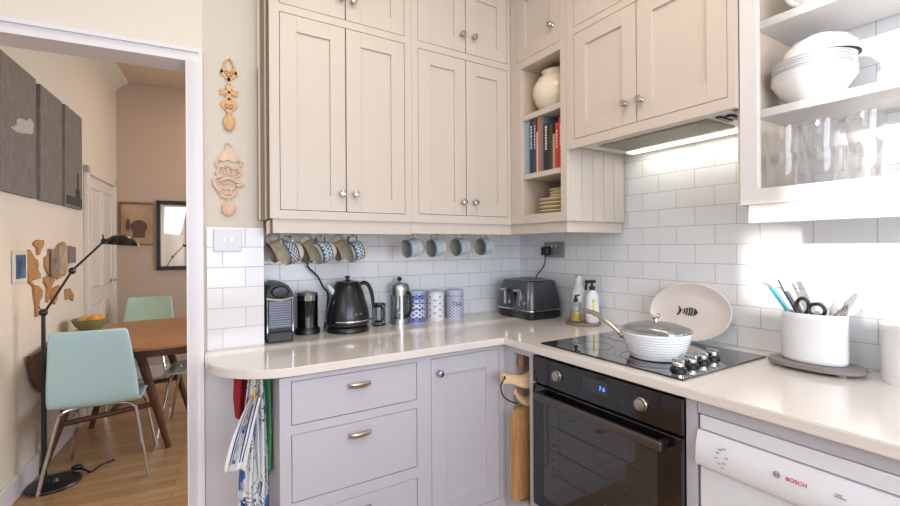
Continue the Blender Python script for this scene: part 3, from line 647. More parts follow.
# hob
HB_ = thing('hob', 'black glass hob with four chrome knobs set in the worktop', 'hob', (-.602, -.830, .9102), RZ)
MB().box(0, .596, 0, .514, 0, .006, bev=.002).make('glass_surface', BGLASS, HB_)
mb = MB()
for (x, y, r0) in ((.15, .13, .075), (.15, .38, .095), (.385, .15, .095), (.385, .39, .075)):
    mb.lathe([(r0, .0061), (r0+.0015, .0061), (r0+.0015, .0064), (r0, .0064)], 48, M=T((x, y, 0)), closed=True)
mb.make('cooking_zone_print', mat('grey zone print', (70, 72, 76), .4), HB_)
for i, (x, y) in enumerate(((-.520, -1.362), (-.440, -1.356), (-.362, -1.349), (-.284, -1.342))):
    lx, ly = -.830-y, x+.602
    kb = MB().lathe([(0, 0), (.024, 0), (.024, .006), (.019, .010), (.018, .012), (0, .012)], 28, M=T((lx, ly, .006))).make('knob_base', BLACKP, HB_)
    MB().lathe([(0, .011), (.019, .011), (.020, .014), (.019, .024), (.012, .027), (0, .027)], 28, M=T((lx, ly, .006))).box(lx-.020, lx+.020, ly-.005, ly+.005, .028, .040, bev=.003).make('knob', CHROME, HB_)
# dishwasher
DWX = thing('dishwasher', 'white slimline dishwasher under the worktop right of the oven', 'dishwasher', (FY, -1.483, 0), RZ)
MB().box(.0, .6, .022, .56, .1, .836).make('body', DARKGAP, DWX)
MB().box(.003, .597, -.0, .02, .799, .838, bev=.003).make('top_strip', WHITEPL, DWX)
mb = MB(); pr = [(.001, .699), (-.012, .702), (-.018, .715), (-.014, .76), (-.004, .796), (.02, .796), (.02, .699)]
t = bmesh.new(); va = [t.verts.new((.0, y, z)) for y, z in pr]; vb = [t.verts.new((.6, y, z)) for y, z in pr]
for i in range(len(pr)): t.faces.new((va[i], va[(i+1) % len(pr)], vb[(i+1) % len(pr)], vb[i]))
t.faces.new(va); t.faces.new(vb); mb.merge(t); mb.make('control_panel', WHITEPL, DWX)
MB().box(.003, .597, -.0, .02, .13, .695, bev=.004).make('dishwasher_door', WHITEPL, DWX)
GREYPR = mat('grey panel print', (150, 156, 166), .5)
MB().lathe([(.0055, 0), (.0075, 0), (.0075, .001), (.0055, .001)], 24, M=T((.195, -.0150, .757)) @ Rm(80, 'X'), closed=True).box(.191, .193, -.0165, -.0145, .753, .761).box(.197, .199, -.0165, -.0145, .753, .761).box(.191, .199, -.0165, -.0145, .756, .758).make('maker_emblem', GREYPR, DWX)
text_mesh('brand_lettering', 'BOSCH', .0130, mat('red brand print', (200, 30, 60), .5), DWX, (.235, -.0160, .756), (radians(80), 0, 0))
mb = MB()
for (x, z) in ((.062, .765), (.072, .770), (.052, .74), (.060, .728), (.072, .733), (.078, .748), (.056, .755), (.068, .72)): mb.box(x, x+.007, -.0185, -.0135, z, z+.0025)
for k in range(10):
    a = 2*pi*k/10; mb.box(.365+.022*cos(a)-.002, .365+.022*cos(a)+.002, -.0178, -.0135, .735+.018*sin(a)-.001, .735+.018*sin(a)+.001)
mb.box(.305, .325, -.016, -.0125, .757, .759); mb.box(.308, .318, -.0165, -.0125, .762, .764); mb.make('programme_print', GREYPR, DWX)
MB().lathe([(0, 0), (.02, 0), (.018, .012), (0, .014)], 28, M=T((.365, -.015, .735)) @ Rm(84, 'X')).make('programme_dial', WHITEPL, DWX)
MB().box(.405, .46, -.0165, -.0125, .752, .776, bev=.001).make('display_window', BLACKP, DWX)

tag(MB().box(-.624, -.604, -2.1, -1.4815, .8415, .8795).make('filler_rail', PAINT), 'painted rail between the dishwasher top and the worktop edge', 'rail')
# ================================================================== PIER: socket and carved spoons
def socket(loc, rz, label, m, plug=False):
    s = thing('wall_socket', label, 'socket', loc, rz)
    MB().box(-.0, .16 if plug else .092, -.009, 0, 0, .09, bev=.0025).make('face_plate', m, s)
    return s
SWM = mat('warm white switch plastic', (206, 206, 210), .3)
s = thing('light_switch', 'white double switch plate on the tiled pier below the spoons', 'switch', (-1.743, PY-.005, 1.296))
MB().box(0, .098, -.011, 0, 0, .086, bev=.002).make('face_plate', SWM, s)
MB().box(.030, .044, -.014, -.009, .033, .055, bev=.002).box(.054, .068, -.014, -.009, .033, .055, bev=.002).make('rocker', WHITEPL, s)
MB().lathe([(0, 0), (.004, 0), (.004, .001), (0, .001)], 10, M=T((.012, -.009, .043)) @ Rm(90, 'X')).lathe([(0, 0), (.004, 0), (.004, .001), (0, .001)], 10, M=T((.086, -.009, .043)) @ Rm(90, 'X')).make('screw', STEEL, s)
def heart(s, cx, cz, n=28):
    return [(cx+s*.0625*16*sin(t)**3/1.0*.5, cz+s*.5*(13*cos(t)-5*cos(2*t)-2*cos(3*t)-cos(4*t))/16) for t in [2*pi*i/n for i in range(n)]]
def ringp(mb, cx, cz, rx, rz, w, d0=-.010, d1=-.002, n=24, a0=0, a1=2*pi):
    pts = [(cx+rx*cos(a0+(a1-a0)*i/n), (d0+d1)/2, cz+rz*sin(a0+(a1-a0)*i/n)) for i in range(n)]
    mb.tube(pts, w/2, 8, smooth=False, closed=True)
sp = thing('carved_spoon', 'upper honey coloured carved wooden lovespoon with heart and cross on cream wall', 'wooden spoon', (-1.686, PY+.004, 0))
mb = MB()
# pointed loop
mb.tube([(0, -.006, 2.058), (.010, -.006, 2.045), (.017, -.006, 2.03), (.012, -.006, 2.012), (0, -.006, 2.002), (-.012, -.006, 2.012), (-.017, -.006, 2.03), (-.010, -.006, 2.045)], .0045, 8, closed=True)
mb.prism(heart(.062, 0, 1.994), -.010, -.002)
mb.prism([(-.031, 1.99), (-.026, 2.012), (-.018, 2.0)], -.01, -.002); mb.prism([(.031, 1.99), (.026, 2.012), (.018, 2.0)], -.01, -.002)
mb.box(-.005, .005, -.01, -.002, 1.95, 1.98)
for k in range(4):     # flared cross
    mb.prism([(-.004, .0), (.004, 0), (.013, .030), (.006, .034), (0, .029), (-.006, .034), (-.013, .030)], -.010, -.002, M=T((0, 0, 1.922)) @ Rm(90*k, 'Y'))
ringp(mb, 0, 1.922, .019, .019, .005)
mb.box(-.005, .005, -.01, -.002, 1.875, 1.90)
mb.prism(heart(.062, 0, 1.868), -.011, -.002)
mb.prism([(-.022, 1.868), (.022, 1.868), (.004, 1.835), (-.004, 1.835)], -.010, -.002)
mb.make('carved_handle', PALEW, sp, ang=25)
mb = MB(); ringp(mb, -.009, 1.998, .006, .006, .003, -.014, -.008); ringp(mb, .009, 1.998, .006, .006, .003, -.014, -.008); ringp(mb, -.009, 1.868, .006, .006, .003, -.014, -.008); ringp(mb, .009, 1.868, .006, .006, .003, -.014, -.008); mb.box(-.012, .012, -.0135, -.009, 1.984, 1.987); mb.box(-.012, .012, -.0135, -.009, 1.856, 1.859)
mb.make('carved_relief', mat('dark carved recess', (150, 100, 62), .7), sp)
MB().ell((0, -.012, 1.803), (.021, .011, .034)).make('spoon_bowl', PALEW, sp)
sp = thing('carved_spoon', 'lower pale carved wooden lovespoon of intertwined knots on cream wall', 'wooden spoon', (-1.690, PY+.004, 0))
mb = MB(); ringp(mb, 0, 1.712, .010, .010, .006)
mb.prism([(-.008, 1.705), (.008, 1.705), (.032, 1.672), (.040, 1.655), (.02, 1.648), (0, 1.656), (-.02, 1.648), (-.032, 1.655)], -.011, -.002)
mb.tube([(-.030, -.008, 1.66), (-.042, -.008, 1.64), (-.034, -.008, 1.62), (-.040, -.008, 1.60), (-.028, -.008, 1.59)], .006, 8)
mb.tube([(.034, -.008, 1.66), (.048, -.008, 1.645), (.036, -.008, 1.625), (.044, -.008, 1.605), (.030, -.008, 1.59)], .006, 8)
for k in range(4): ringp(mb, -.024+.016*k, 1.608+.004*(k % 2), .011, .013, .005)
mb.tube([(-.03, -.01, 1.625), (-.005, -.01, 1.632), (.02, -.01, 1.622), (.034, -.01, 1.63)], .004, 6)
mb.tube([(-.02, -.009, 1.59), (-.046, -.009, 1.582), (-.05, -.009, 1.56), (-.038, -.009, 1.54), (-.026, -.009, 1.53)], .007, 8)
mb.tube([(-.03, -.008, 1.57), (.0, -.008, 1.584), (.03, -.008, 1.572), (.052, -.008, 1.562), (.03, -.008, 1.555)], .007, 8)
for r in range(3):
    for k in range(3-(r == 2)): ringp(mb, -.024+.020*k+(r % 2)*.004+(.008 if r == 2 else 0), 1.552-.019*r, .011, .012, .0048)
mb.tube([(-.034, -.008, 1.53), (-.02, -.008, 1.513), (0, -.008, 1.506), (.016, -.008, 1.512), (.028, -.008, 1.53)], .005, 8)
mb.box(-.005, .005, -.01, -.003, 1.488, 1.51)
mb.make('carved_handle', PALEW2, sp)
MB().ell((0, -.012, 1.462), (.025, .012, .028)).make('spoon_bowl', PALEW2, sp)

# ================================================================== SOCKETS AND CABLES
s = socket((-.0005, -.227, 1.243), RZ, 'brushed steel double socket on the tiled wall above the toaster', mat('satin steel plate', (150, 150, 146), .35, .7), True)
MB().box(.112, .118, -.0095, -.0085, .045, .06).box(.098, .107, -.0095, -.0085, .028, .033).box(.122, .131, -.0095, -.0085, .028, .033).make('pin_holes', BLACKP, s)
MB().box(.058, .068, -.014, -.009, .055, .072, bev=.001).box(.092, .102, -.014, -.009, .062, .076, bev=.001).make('switch_rocker', STEEL, s)
tag(MB().box(-.045, -.010, -.285, -.235, 1.255, 1.305, bev=.008).tube([(-.03, -.26, 1.26), (-.032, -.262, 1.235), (-.035, -.25, 1.19), (-.05, -.225, 1.15), (-.06, -.215, 1.12), (-.024, -.20, 1.05), (-.02, -.2, .915)], .0035, 8).make('plug', BLACKP), 'black plug and lead running from the steel socket to the toaster', 'plug')
s = thing('wall_socket', 'socket behind the hanging mugs where the kettle is plugged in', 'socket', (-1.36, -.0005, 1.235))
MB().box(0, .09, -.009, 0, 0, .09, bev=.002).make('face_plate', WHITEPL, s)
tag(MB().box(-1.358, -1.312, -.045, -.010, 1.238, 1.282, bev=.008).tube([(-1.335, -.028, 1.24), (-1.333, -.032, 1.215), (-1.29, -.035, 1.17), (-1.265, -.035, 1.12), (-1.24, -.03, 1.08), (-1.245, -.02, .98), (-1.255, -.02, .915)], .0045, 8).make('plug', BLACKP), 'black plug and lead dropping from the back wall to the kettle', 'plug')

# ================================================================== HANGING MUGS
INB = mat('buff inner glaze', (190, 182, 164), .3, coat=.3); ING = mat('grey green inner glaze', (164, 168, 158), .3, coat=.3)
def mug(loc, label, m, group, rot, inner=None):
    inner = inner or INB
    t = thing('mug', label, 'mug', loc, rot=rot, group=group)
    # axis +z = towards the opening
    MB().lathe([(0, 0), (.026, 0), (.034, .006), (.043, .025), (.046, .045), (.044, .085), (.042, .0855)], 36).make('cup', m, t)
    MB().lathe([(.042, .0855), (.0405, .084), (.043, .045), (.040, .026), (.030, .008), (0, .005)], 36).make('inner_glaze', inner, t)
    MB().tube([(.042, 0, .07), (.062, 0, .068), (.070, 0, .048), (.062, 0, .028), (.042, 0, .022)], .0055, 10).make('handle', m, t)
    return t
DKB = (58, 66, 96); MIDB = (108, 132, 160); TEALB = (96, 140, 150); CR = (222, 216, 200); GB = (158, 172, 188)
mugm = [band_mat('dotted navy stoneware', CR, [(.028, DKB), (.034, (92, 98, 120)), (.066, DKB), (.072, (128, 120, 108))], dots=((214, 216, 220), 14, .012, .034, .066, .1)),
        band_mat('teal and navy striped stoneware', CR, [(.026, DKB), (.033, (170, 184, 196)), (.038, TEALB), (.046, (60, 80, 120)), (.052, (176, 190, 200)), (.058, TEALB), (.066, (50, 60, 90)), (.076, (150, 150, 146))], dots=((210, 216, 222), 16, .02, .03, .07, .2)),
        band_mat('grey blue speckled stoneware', CR, [(.034, GB), (.078, (92, 104, 112))], dots=((210, 216, 224), 18, .010, .032, .072, .25))]
def mrot(yaw, tilt, roll=0):
    # z axis (opening) pointing to direction, x axis (handle) pointing up
    d = Vector((cos(yaw)*cos(tilt), sin(yaw)*cos(tilt), sin(tilt))); up = Vector((0, 0, 1)); x = (up-d*up.dot(d)).normalized(); y = d.cross(x)
    return Matrix((x, y, d)).transposed().to_euler()
places = ((-1.418, 1.306, 0, 'navy dotted mug hanging at the far left under the cabinet'), (-1.280, 1.308, 1, 'teal and navy striped mug hanging right of the dotted one'), (-1.138, 1.312, 1, 'striped mug hanging above the kettle'),
          (-.850, 1.318, 2, 'speckled grey blue mug hanging above the cafetiere'), (-.716, 1.319, 2, 'second speckled mug from the cafetiere, above the blue tin'), (-.572, 1.322, 2, 'third speckled mug from the cafetiere, above the pale tins'), (-.420, 1.324, 2, 'speckled mug hanging nearest the toaster'))
for i, (x, z, k, lab) in enumerate(places):
    mug((x, -.255, z-.006), lab, mugm[k], 'patterned mugs on hooks under the wall cabinets', mrot(radians(192 if i < 3 else 187), radians(-16 if i < 3 else -8)), ING if i > 2 else INB)
    hx = x-.045
    tag(MB().tube([(hx, -.26, 1.418), (hx, -.26, 1.392), (hx-.006, -.268, 1.378), (hx, -.276, 1.366), (hx+.006, -.268, 1.372)], .0018, 6).make('cup_hook', BRASS), 'small brass cup hook holding the '+lab.split(' hanging')[0].split(',')[0]+(' beside the toaster' if i == 6 else ' above cafetiere' if i == 3 else ' above kettle' if i == 2 else ''), 'hook', 'brass cup hooks')
BMUG = band_mat('plain buff stoneware', (214, 196, 170), [(.078, (90, 66, 50))])
for i, (x, lab) in enumerate(((-1.452, 'buff mug hanging behind the navy dotted mug'), (-1.314, 'buff mug hanging behind the first striped mug'), (-1.172, 'buff mug hanging behind the striped mug over the kettle'))):
    mug((x+.006, -.145, 1.318), lab, BMUG, 'buff mugs behind the patterned ones', mrot(radians(186), radians(-24)))

# ================================================================== WORKTOP: LEFT RUN
# capsule coffee machine
cm = thing('coffee_machine', 'black capsule coffee machine with ribbed silver side against the pier', 'coffee machine', (-1.4935, -.205, WT))
pr = [(-.054, 0), (.054, 0), (.054, .195), (.050, .215), (.035, .238), (.015, .25), (-.015, .25), (-.035, .238), (-.050, .215), (-.054, .195)]
MB().prism(pr, .004, .19, bev=.003).make('body', mat('satin black casing', (16, 16, 18), .4), cm)
MB().box(-.045, .045, -.002, .006, .06, .175, bev=.001).make('side_cover', mat('satin grey panel', (92, 96, 108), .3, .6), cm)
mb = MB()
for k in range(11): mb.box(-.044, .044, -.005, -.001, .066+k*.01, .070+k*.01, bev=.0008)
mb.make('ribs', mat('pale rib', (128, 132, 146), .3, .5), cm)
MB().box(-.054, -.048, -.004, .01, .02, .185, bev=.002).box(.048, .054, -.004, .01, .02, .185, bev=.002).make('chrome_edge', CHROME, cm)
MB().tube([(-.054, .0, .186), (0, -.008, .178), (.054, .0, .186)], .005, 8).make('chrome_band', CHROME, cm)
MB().box(-.052, .052, -.012, .01, 0.001, .045, bev=.006).make('drip_tray', BLACKP, cm)
MB().lathe([(0, 0), (.034, 0), (.036, .006), (.030, .012), (0, .014)], 28, M=T((0, .003, .212)) @ Rm(90, 'X'), sy=.7).make('capsule_lever', BLACKP, cm)
# milk frother
mf = thing('milk_frother', 'black cylindrical milk frother with steel collar left of the kettle', 'milk frother', (-1.347, -.064, WT))
MB().lathe([(0, 0), (.057, 0), (.057, .018), (.054, .024), (.050, .03), (0, .03)], 36).make('base', BLACKP, mf)
MB().lathe([(0, .03), (.048, .03), (.048, .155), (0, .155)], 36).make('jug', BLACKG, mf)
MB().lathe([(.0, .155), (.0495, .155), (.0495, .178), (.0, .178)], 36).make('collar', CHROME, mf)
MB().lathe([(0, .178), (.047, .178), (.046, .19), (.02, .196), (0, .196)], 36).make('lid', mat('smoky lid', (90, 84, 80), .2), mf)
# kettle
kt = thing('kettle', 'matt black pointed electric kettle with steel band on the worktop', 'kettle', (-1.168, -.108, WT))
KB = mat('satin black kettle enamel', (36, 36, 38), .28, .3, coat=.2)
MB().lathe([(0, 0), (.098, 0), (.100, .010), (.094, .024), (.0, .024)], 48).make('power_base', BLACKP, kt)
MB().lathe([(0, .026), (.092, .026), (.100, .034), (.103, .055), (.100, .085), (.088, .135), (.074, .185), (.062, .222), (.056, .230), (0, .230)], 48).make('body', KB, kt)
MB().lathe([(.1005, .052), (.1045, .053), (.1045, .058), (.1005, .059)], 48, closed=True).make('steel_band', CHROME, kt)
MB().lathe([(0, .230), (.055, .230), (.053, .237), (.015, .242), (.008, .246), (.008, .252), (.014, .258), (.012, .262), (0, .262)], 36).make('lid', KB, kt)
MB().prism([(-.060, .150), (-.105, .222), (-.094, .226), (-.060, .195)], -.016, .016, bev=.004).make('spout', STEEL, kt, rot=(0, 0, radians(0)))
MB().tube([(.05, 0, .214), (.082, 0, .226), (.104, 0, .214), (.119, 0, .182), (.128, 0, .135), (.130, 0, .110)], [.009, .011, .012, .012, .011, .009], 12, flat=.75).make('handle', BLACKP, kt)
MB().box(-.018, .018, -.0985, -.0955, .085, .091, bev=.0008).make('name_badge', CHROME, kt, rot=(radians(0), 0, radians(12)))
MB().box(.10, .128, -.01, .01, .045, .050, bev=.002).make('switch_lever', BLACKP, kt)
# small glass in a black holder
tg = thing('tea_glass', 'small glass cup in a black metal holder between kettle and cafetiere', 'cup', (-.985, -.052, WT))
MB().lathe([(0, .006), (.026, .006), (.030, .012), (.032, .10), (.030, .10), (.028, .014), (0, .009)], 30).make('glass', GLASS, tg)
MB().tube([(.0335*cos(2*pi*i/24), .0335*sin(2*pi*i/24), .108) for i in range(24)], .0035, 6, closed=True).tube([(.0335*cos(2*pi*i/24), .0335*sin(2*pi*i/24), .004) for i in range(24)], .0035, 6, closed=True).tube([(-.0335, 0, .0), (-.0335, 0, .108)], .003, 6).tube([(0, -.0335, .0), (0, -.0335, .108)], .003, 6).tube([(0, .0335, .0), (0, .0335, .108)], .003, 6).tube([(.0335, 0, .0), (.0335, 0, .108)], .003, 6).make('holder', BLACKG, tg)
MB().tube([(-.03, -.015, .10), (-.005, -.052, .10), (.002, -.055, .06), (-.005, -.05, .03), (-.03, -.02, .025)], .005, 8).make('handle', BLACKP, tg)
# cafetiere
cf = thing('cafetiere', 'glass and steel cafetiere with black handle and knob', 'cafetiere', (-.873, -.062, WT))
MB().lathe([(0, .01), (.043, .01), (.0445, .014), (.0445, .172), (.0425, .172), (.0425, .016), (0, .014)], 36).make('glass_beaker', GLASS, cf)
mb = MB().lathe([(.0, 0), (.049, 0), (.049, .028), (.046, .028), (.046, .009), (0, .009)], 36).lathe([(.0465, .150), (.049, .150), (.049, .175), (.0465, .175)], 36, closed=True)
for k in range(6):
    a = 2*pi*k/6+.3; mb.box(-.006, .006, -.001, .001, .02, .16, M=Rm(math.degrees(a)-90, 'Z') @ T((0, .0478, 0)))
mb.make('steel_frame', STEEL, cf)
MB().lathe([(0, .176), (.053, .176), (.053, .186), (.046, .206), (.030, .214), (.004, .216), (.004, .224), (0, .224)], 36).make('lid', STEEL, cf)
MB().lathe([(.002, .03), (.002, .175)], 8).lathe([(0, .062), (.041, .062), (.041, .068), (0, .068)], 30).make('plunger', STEEL, cf)
MB().ell((0, 0, .232), (.013, .013, .012)).make('plunger_knob', BLACKP, cf)
MB().tube([(.022, -.042, .160), (.028, -.058, .160), (.032, -.068, .13), (.031, -.066, .08), (.024, -.054, .045), (.018, -.044, .045)], .008, 10).make('handle', BLACKP, cf)
# patterned tins
BL = (104, 120, 180)
tm = [band_mat('indigo folk pattern tin', (222, 224, 236), [(.0, BL), (.028, (214, 218, 232)), (.068, (100, 116, 176)), (.076, (220, 222, 234)), (.098, (110, 126, 182)), (.106, (190, 198, 222)), (.122, BL), (.145, (200, 206, 226)), (.152, (140, 152, 196))], dots=((48, 62, 128), 9, .024, .008, .15, .35)),
      band_mat('pale tin with small motifs', (226, 226, 230), [(.11, (206, 210, 220)), (.114, (228, 228, 232)), (.150, (180, 184, 196))], dots=((52, 60, 104), 5, .034, .01, .14, .8)),
      band_mat('mottled lilac grey tin', (196, 198, 216), [(.12, (168, 176, 202)), (.13, (204, 206, 220))], dots=((120, 128, 172), 12, .017, .005, .15, .3))]
for (x, k, w, hh, lab) in ((-.782, 0, .051, .166, 'indigo patterned storage tin beside the cafetiere'), (-.657, 1, .046, .160, 'pale storage tin with tiny blue motifs, middle of three'), (-.534, 2, .050, .158, 'mottled lilac storage tin, the last towards the toaster')):
    t = thing('storage_tin', lab, 'tin', (x, -.064, WT), group='patterned storage tins')
    MB().lathe([(0, 0), (w, 0), (w, hh-.008), (w-.002, hh-.008), (0, hh-.008)], 40).make('tin_body', tm[k], t)
    MB().lathe([(0, hh-.0078), (w+.0012, hh-.0078), (w+.0012, hh-.001), (w-.002, hh), (0, hh)], 40).make('lid', mat('pale lilac lid', (196, 202, 224), .4), t)
    if k == 2: text_mesh('tea_lettering', 'TEA', .030, mat('navy tin lettering', (60, 66, 110), .5), t, (-.02, -w-.001, .082), (pi/2, 0, radians(-22))).location = (-.016, -w*.965-.002, .082)

# ================================================================== TOASTER
tr = thing('toaster', 'dark grey four slice toaster with chrome levers in the corner', 'toaster', (-.268, -.394, WT))
TX, TY = .244, .298
def loft(levels, r=.03, n=6):
    t = bmesh.new(); rows = []
    for (x0, x1, y0, y1, z, rr) in levels:
        row = []
        for (cx, cy, a0) in ((x1-rr, y1-rr, 0), (x0+rr, y1-rr, 90), (x0+rr, y0+rr, 180), (x1-rr, y0+rr, 270)):
            for i in range(n+1):
                a = radians(a0+90*i/n); row.append(t.verts.new((cx+rr*cos(a), cy+rr*sin(a), z)))
        rows.append(row)
    for a, b in zip(rows, rows[1:]):
        for i in range(len(a)): t.faces.new((a[i], a[(i+1) % len(a)], b[(i+1) % len(a)], b[i]))
    t.faces.new(rows[0]); t.faces.new(rows[-1]); return t
mb = MB(); mb.merge(loft([(.012, TX-.012, .012, TY-.012, .0, .03), (.002, TX-.002, .002, TY-.002, .012, .035), (0, TX, 0, TY, .035, .035), (0, TX, 0, TY, .046, .035)])); mb.make('base', BLACKP, tr)
mb = MB(); mb.merge(loft([(-.001, TX+.001, -.001, TY+.001, .0465, .036), (-.001, TX+.001, -.001, TY+.001, .052, .036)])); mb.make('steel_band', CHROME, tr)
mb = MB(); mb.merge(loft([(0, TX, 0, TY, .0525, .035), (.002, TX-.002, .003, TY-.003, .09, .035), (.012, TX-.014, .012, TY-.012, .158, .033), (.022, TX-.026, .022, TY-.022, .204, .03), (.030, TX-.034, .03, TY-.03, .210, .028)])); mb.make('body', GREYM, tr)
mb = MB(); mb.merge(loft([(.032, TX-.036, .032, TY-.032, .2105, .026), (.034, TX-.038, .034, TY-.034, .214, .025)])); mb.make('top_plate', STEEL, tr)
mb = MB()
for y in (.06, .10, .165, .205): mb.box(.045, TX-.05, y, y+.02, .2142, .2152)
mb.make('slots', BLACKP, tr)
for y in (.085, .20):
    MB().box(-.010, .006, y-.012, y+.012, .075, .165, bev=.003).make('lever_track', CHROME, tr)
    MB().box(-.030, -.008, y-.026, y+.026, .150, .163, bev=.005).make('lever', CHROME, tr)
    MB().lathe([(0, 0), (.013, 0), (.012, .010), (0, .011)], 20, M=T((-.0, y-.042, .09)) @ Rm(-90, 'Y')).make('browning_dial', CHROME, tr)
MB().box(-.006, .004, .125, .16, .07, .16, bev=.002).make('control_strip', BLACKP, tr)

# ================================================================== BOTTLES BY THE HOB
tag(MB().lathe([(0, 0), (.080, 0), (.083, .004), (.083, .012), (.080, .015), (0, .013)], 40, sy=1.1).make('round_tray', mat('grey slate tray', (134, 122, 112), .6, var=.2), loc=(-.098, -.600, WT)), 'round grey brown tray under the bottles beside the hob', 'tray')
bt = thing('milk_bottle', 'tall white bottle at the back left of the round tray', 'bottle', (-.080, -.556, WT+.015))
MB().lathe([(0, 0), (.038, 0), (.041, .006), (.041, .120), (.036, .145), (.022, .175), (.020, .215), (.022, .218), (.022, .222), (0, .222)], 32).make('bottle', mat('frosted white glass', (214, 214, 216), .25, coat=.4), bt)
MB().lathe([(0, .2225), (.018, .2225), (.018, .230), (0, .231)], 24).make('cap', STEEL, bt)
ob = thing('oil_jar', 'clear glass jar of golden cooking oil on the round tray', 'jar', (-.140, -.592, WT+.015))
MB().lathe([(0, 0), (.028, 0), (.029, .004), (.029, .095), (.027, .098), (.0265, .006), (0, .004)], 30).make('glass', GLASS, ob)
MB().lathe([(0, .0045), (.0262, .0045), (.0262, .05), (0, .05)], 30).make('oil', mat('golden oil', (196, 158, 20), .1, coat=.5), ob)
MB().lathe([(0, .1), (.012, .1), (.010, .115), (.006, .12), (.006, .135), (0, .135)], 16).tube([(0, 0, .13), (.02, -.01, .135)], .004, 8).make('pourer', BLACKP, ob)
sb = thing('soap_dispenser', 'white and yellow labelled bottle with black pump on the round tray', 'bottle', (-.088, -.652, WT+.015))
MB().lathe([(0, 0), (.029, 0), (.032, .006), (.033, .10), (.030, .135), (.020, .155), (.013, .162), (0, .162)], 32).make('bottle', WHITEPL, sb)
MB().lathe([(.0331, .03), (.0336, .03), (.0336, .10), (.0331, .10)], 32, closed=True).make('label', mat('pale label', (236, 236, 240), .6), sb)
MB().box(-.024, -.012, -.029, -.014, .03, .12, bev=.002).make('label_stripe', mat('yellow label stripe', (228, 214, 70), .5), sb)
MB().lathe([(0, .162), (.015, .162), (.015, .18), (.006, .184), (.006, .205), (0, .205)], 20).box(-.042, .018, -.011, .011, .197, .212, bev=.004).tube([(-.038, 0, .203), (-.046, 0, .165)], .006, 8).make('pump', BLACKP, sb)

# ================================================================== PAN ON HOB
HZt = WT+.0064
pn = thing('saucepan', 'white ribbed saucepan with long steel handle on the hob', 'pan', (-.424, -1.222, HZt))
prof = [(0, 0), (.078, 0), (.086, .003)]
for k in range(9):
    z = .010+k*.009; R_ = .088+.027*(k/8)**.8
    prof += [(R_, z), (R_+.0018, z+.004), (R_, z+.008)]
prof += [(.1165, .093), (.1135, .094), (.108, .080), (.085, .012), (0, .006)]
MB().lathe(prof, 56).make('pan_body', WHITEC, pn)
MB().tube([(-.073, .078, .070), (-.080, .105, .088), (-.083, .15, .116), (-.080, .20, .134), (-.078, .262, .140)], [.008, .008, .009, .010, .009], 12, flat=.6).make('handle', STEEL, pn)
MB().ell((-.073, .080, .072), (.016, .012, .012)).make('handle_bracket', STEEL, pn)
ld = thing('pan_lid', 'domed glass lid with steel rim and knob on the saucepan', 'lid', (-.424, -1.222, HZt+.095))
MB().lathe([(.112, 0), (.100, .008), (.07, .018), (.03, .024), (0, .025), (0, .028), (.03, .027), (.07, .021), (.10, .011), (.113, .003)], 48).make('glass_dome', LIDGLASS, ld)
MB().lathe([(.109, -.001), (.1175, -.001), (.1175, .005), (.109, .005)], 56, closed=True).make('rim', CHROME, ld)
MB().lathe([(0, .026), (.008, .026), (.007, .034), (.006, .040), (.0, .040)], 20).tube([(-.026, -.004, .050), (-.013, 0, .043), (0, 0, .041), (.013, 0, .043), (.026, .004, .050)], [.006, .006, .005, .006, .006], 10).make('knob', CHROME, ld)

# ================================================================== FISH PLATE
fp = thing('oval_plate', 'large pale oval platter with dark fishbone motif leaning on the tiles', 'plate', (-.098, -1.133, WT+.0065), rot=(0, 0, RZ))
tl = Rm(-17, 'X')
def plate_level(a, b, y, N=72, wav=0):
    return [((a+wav*cos(36*2*pi*i/N))*cos(2*pi*i/N), y, .121+(b+wav*cos(36*2*pi*i/N))*sin(2*pi*i/N)) for i in range(N)]
t = bmesh.new(); rows = []
for (a, b, y, wv) in ((.11, .065, .004, 0), (.135, .090, .002, 0), (.158, .110, -.008, 0), (.168, .118, -.012, .0012), (.171, .121, -.010, .0012), (.168, .118, -.005, .0012), (.150, .104, .006, 0), (.12, .075, .012, 0)):
    rows.append([t.verts.new(v) for v in plate_level(a, b, y, wav=wv)])
for a, b in zip(rows, rows[1:]):
    for i in range(72): t.faces.new((a[i], a[(i+1) % 72], b[(i+1) % 72], b[i]))
t.faces.new(rows[0]); t.faces.new(rows[-1])
mb = MB(); mb.merge(t, tl); mb.make('platter', mat('blush white glaze', (226, 216, 212), .3, coat=.3, var=.01), fp)
mb = MB(); d0, d1 = .0005, .003; cx, cz = -.008, .124
mb.prism([(cx-.044, cz+.020), (cx-.036, cz+.016), (cx-.026, cz+.003), (cx-.024, cz), (cx-.027, cz-.003), (cx-.036, cz-.018), (cx-.045, cz-.020), (cx-.037, cz-.006), (cx-.037, cz+.006)], d0, d1, M=tl)
for k, (x, hh) in enumerate(((-.016, .011), (-.005, .015), (.006, .017), (.016, .017))):
    mb.prism([(cx+x-.003, cz+hh), (cx+x+.003, cz+hh), (cx+x+.006, cz), (cx+x+.003, cz-hh), (cx+x-.003, cz-hh), (cx+x+.001, cz)], d0, d1, M=tl)
mb.prism([(cx+.024, cz+.016), (cx+.032, cz+.013), (cx+.042, cz+.002), (cx+.042, cz-.002), (cx+.032, cz-.013), (cx+.024, cz-.016), (cx+.028, cz)], d0, d1, M=tl)
mb.make('fish_motif', mat('dark teal glaze', (36, 54, 66), .3), fp)

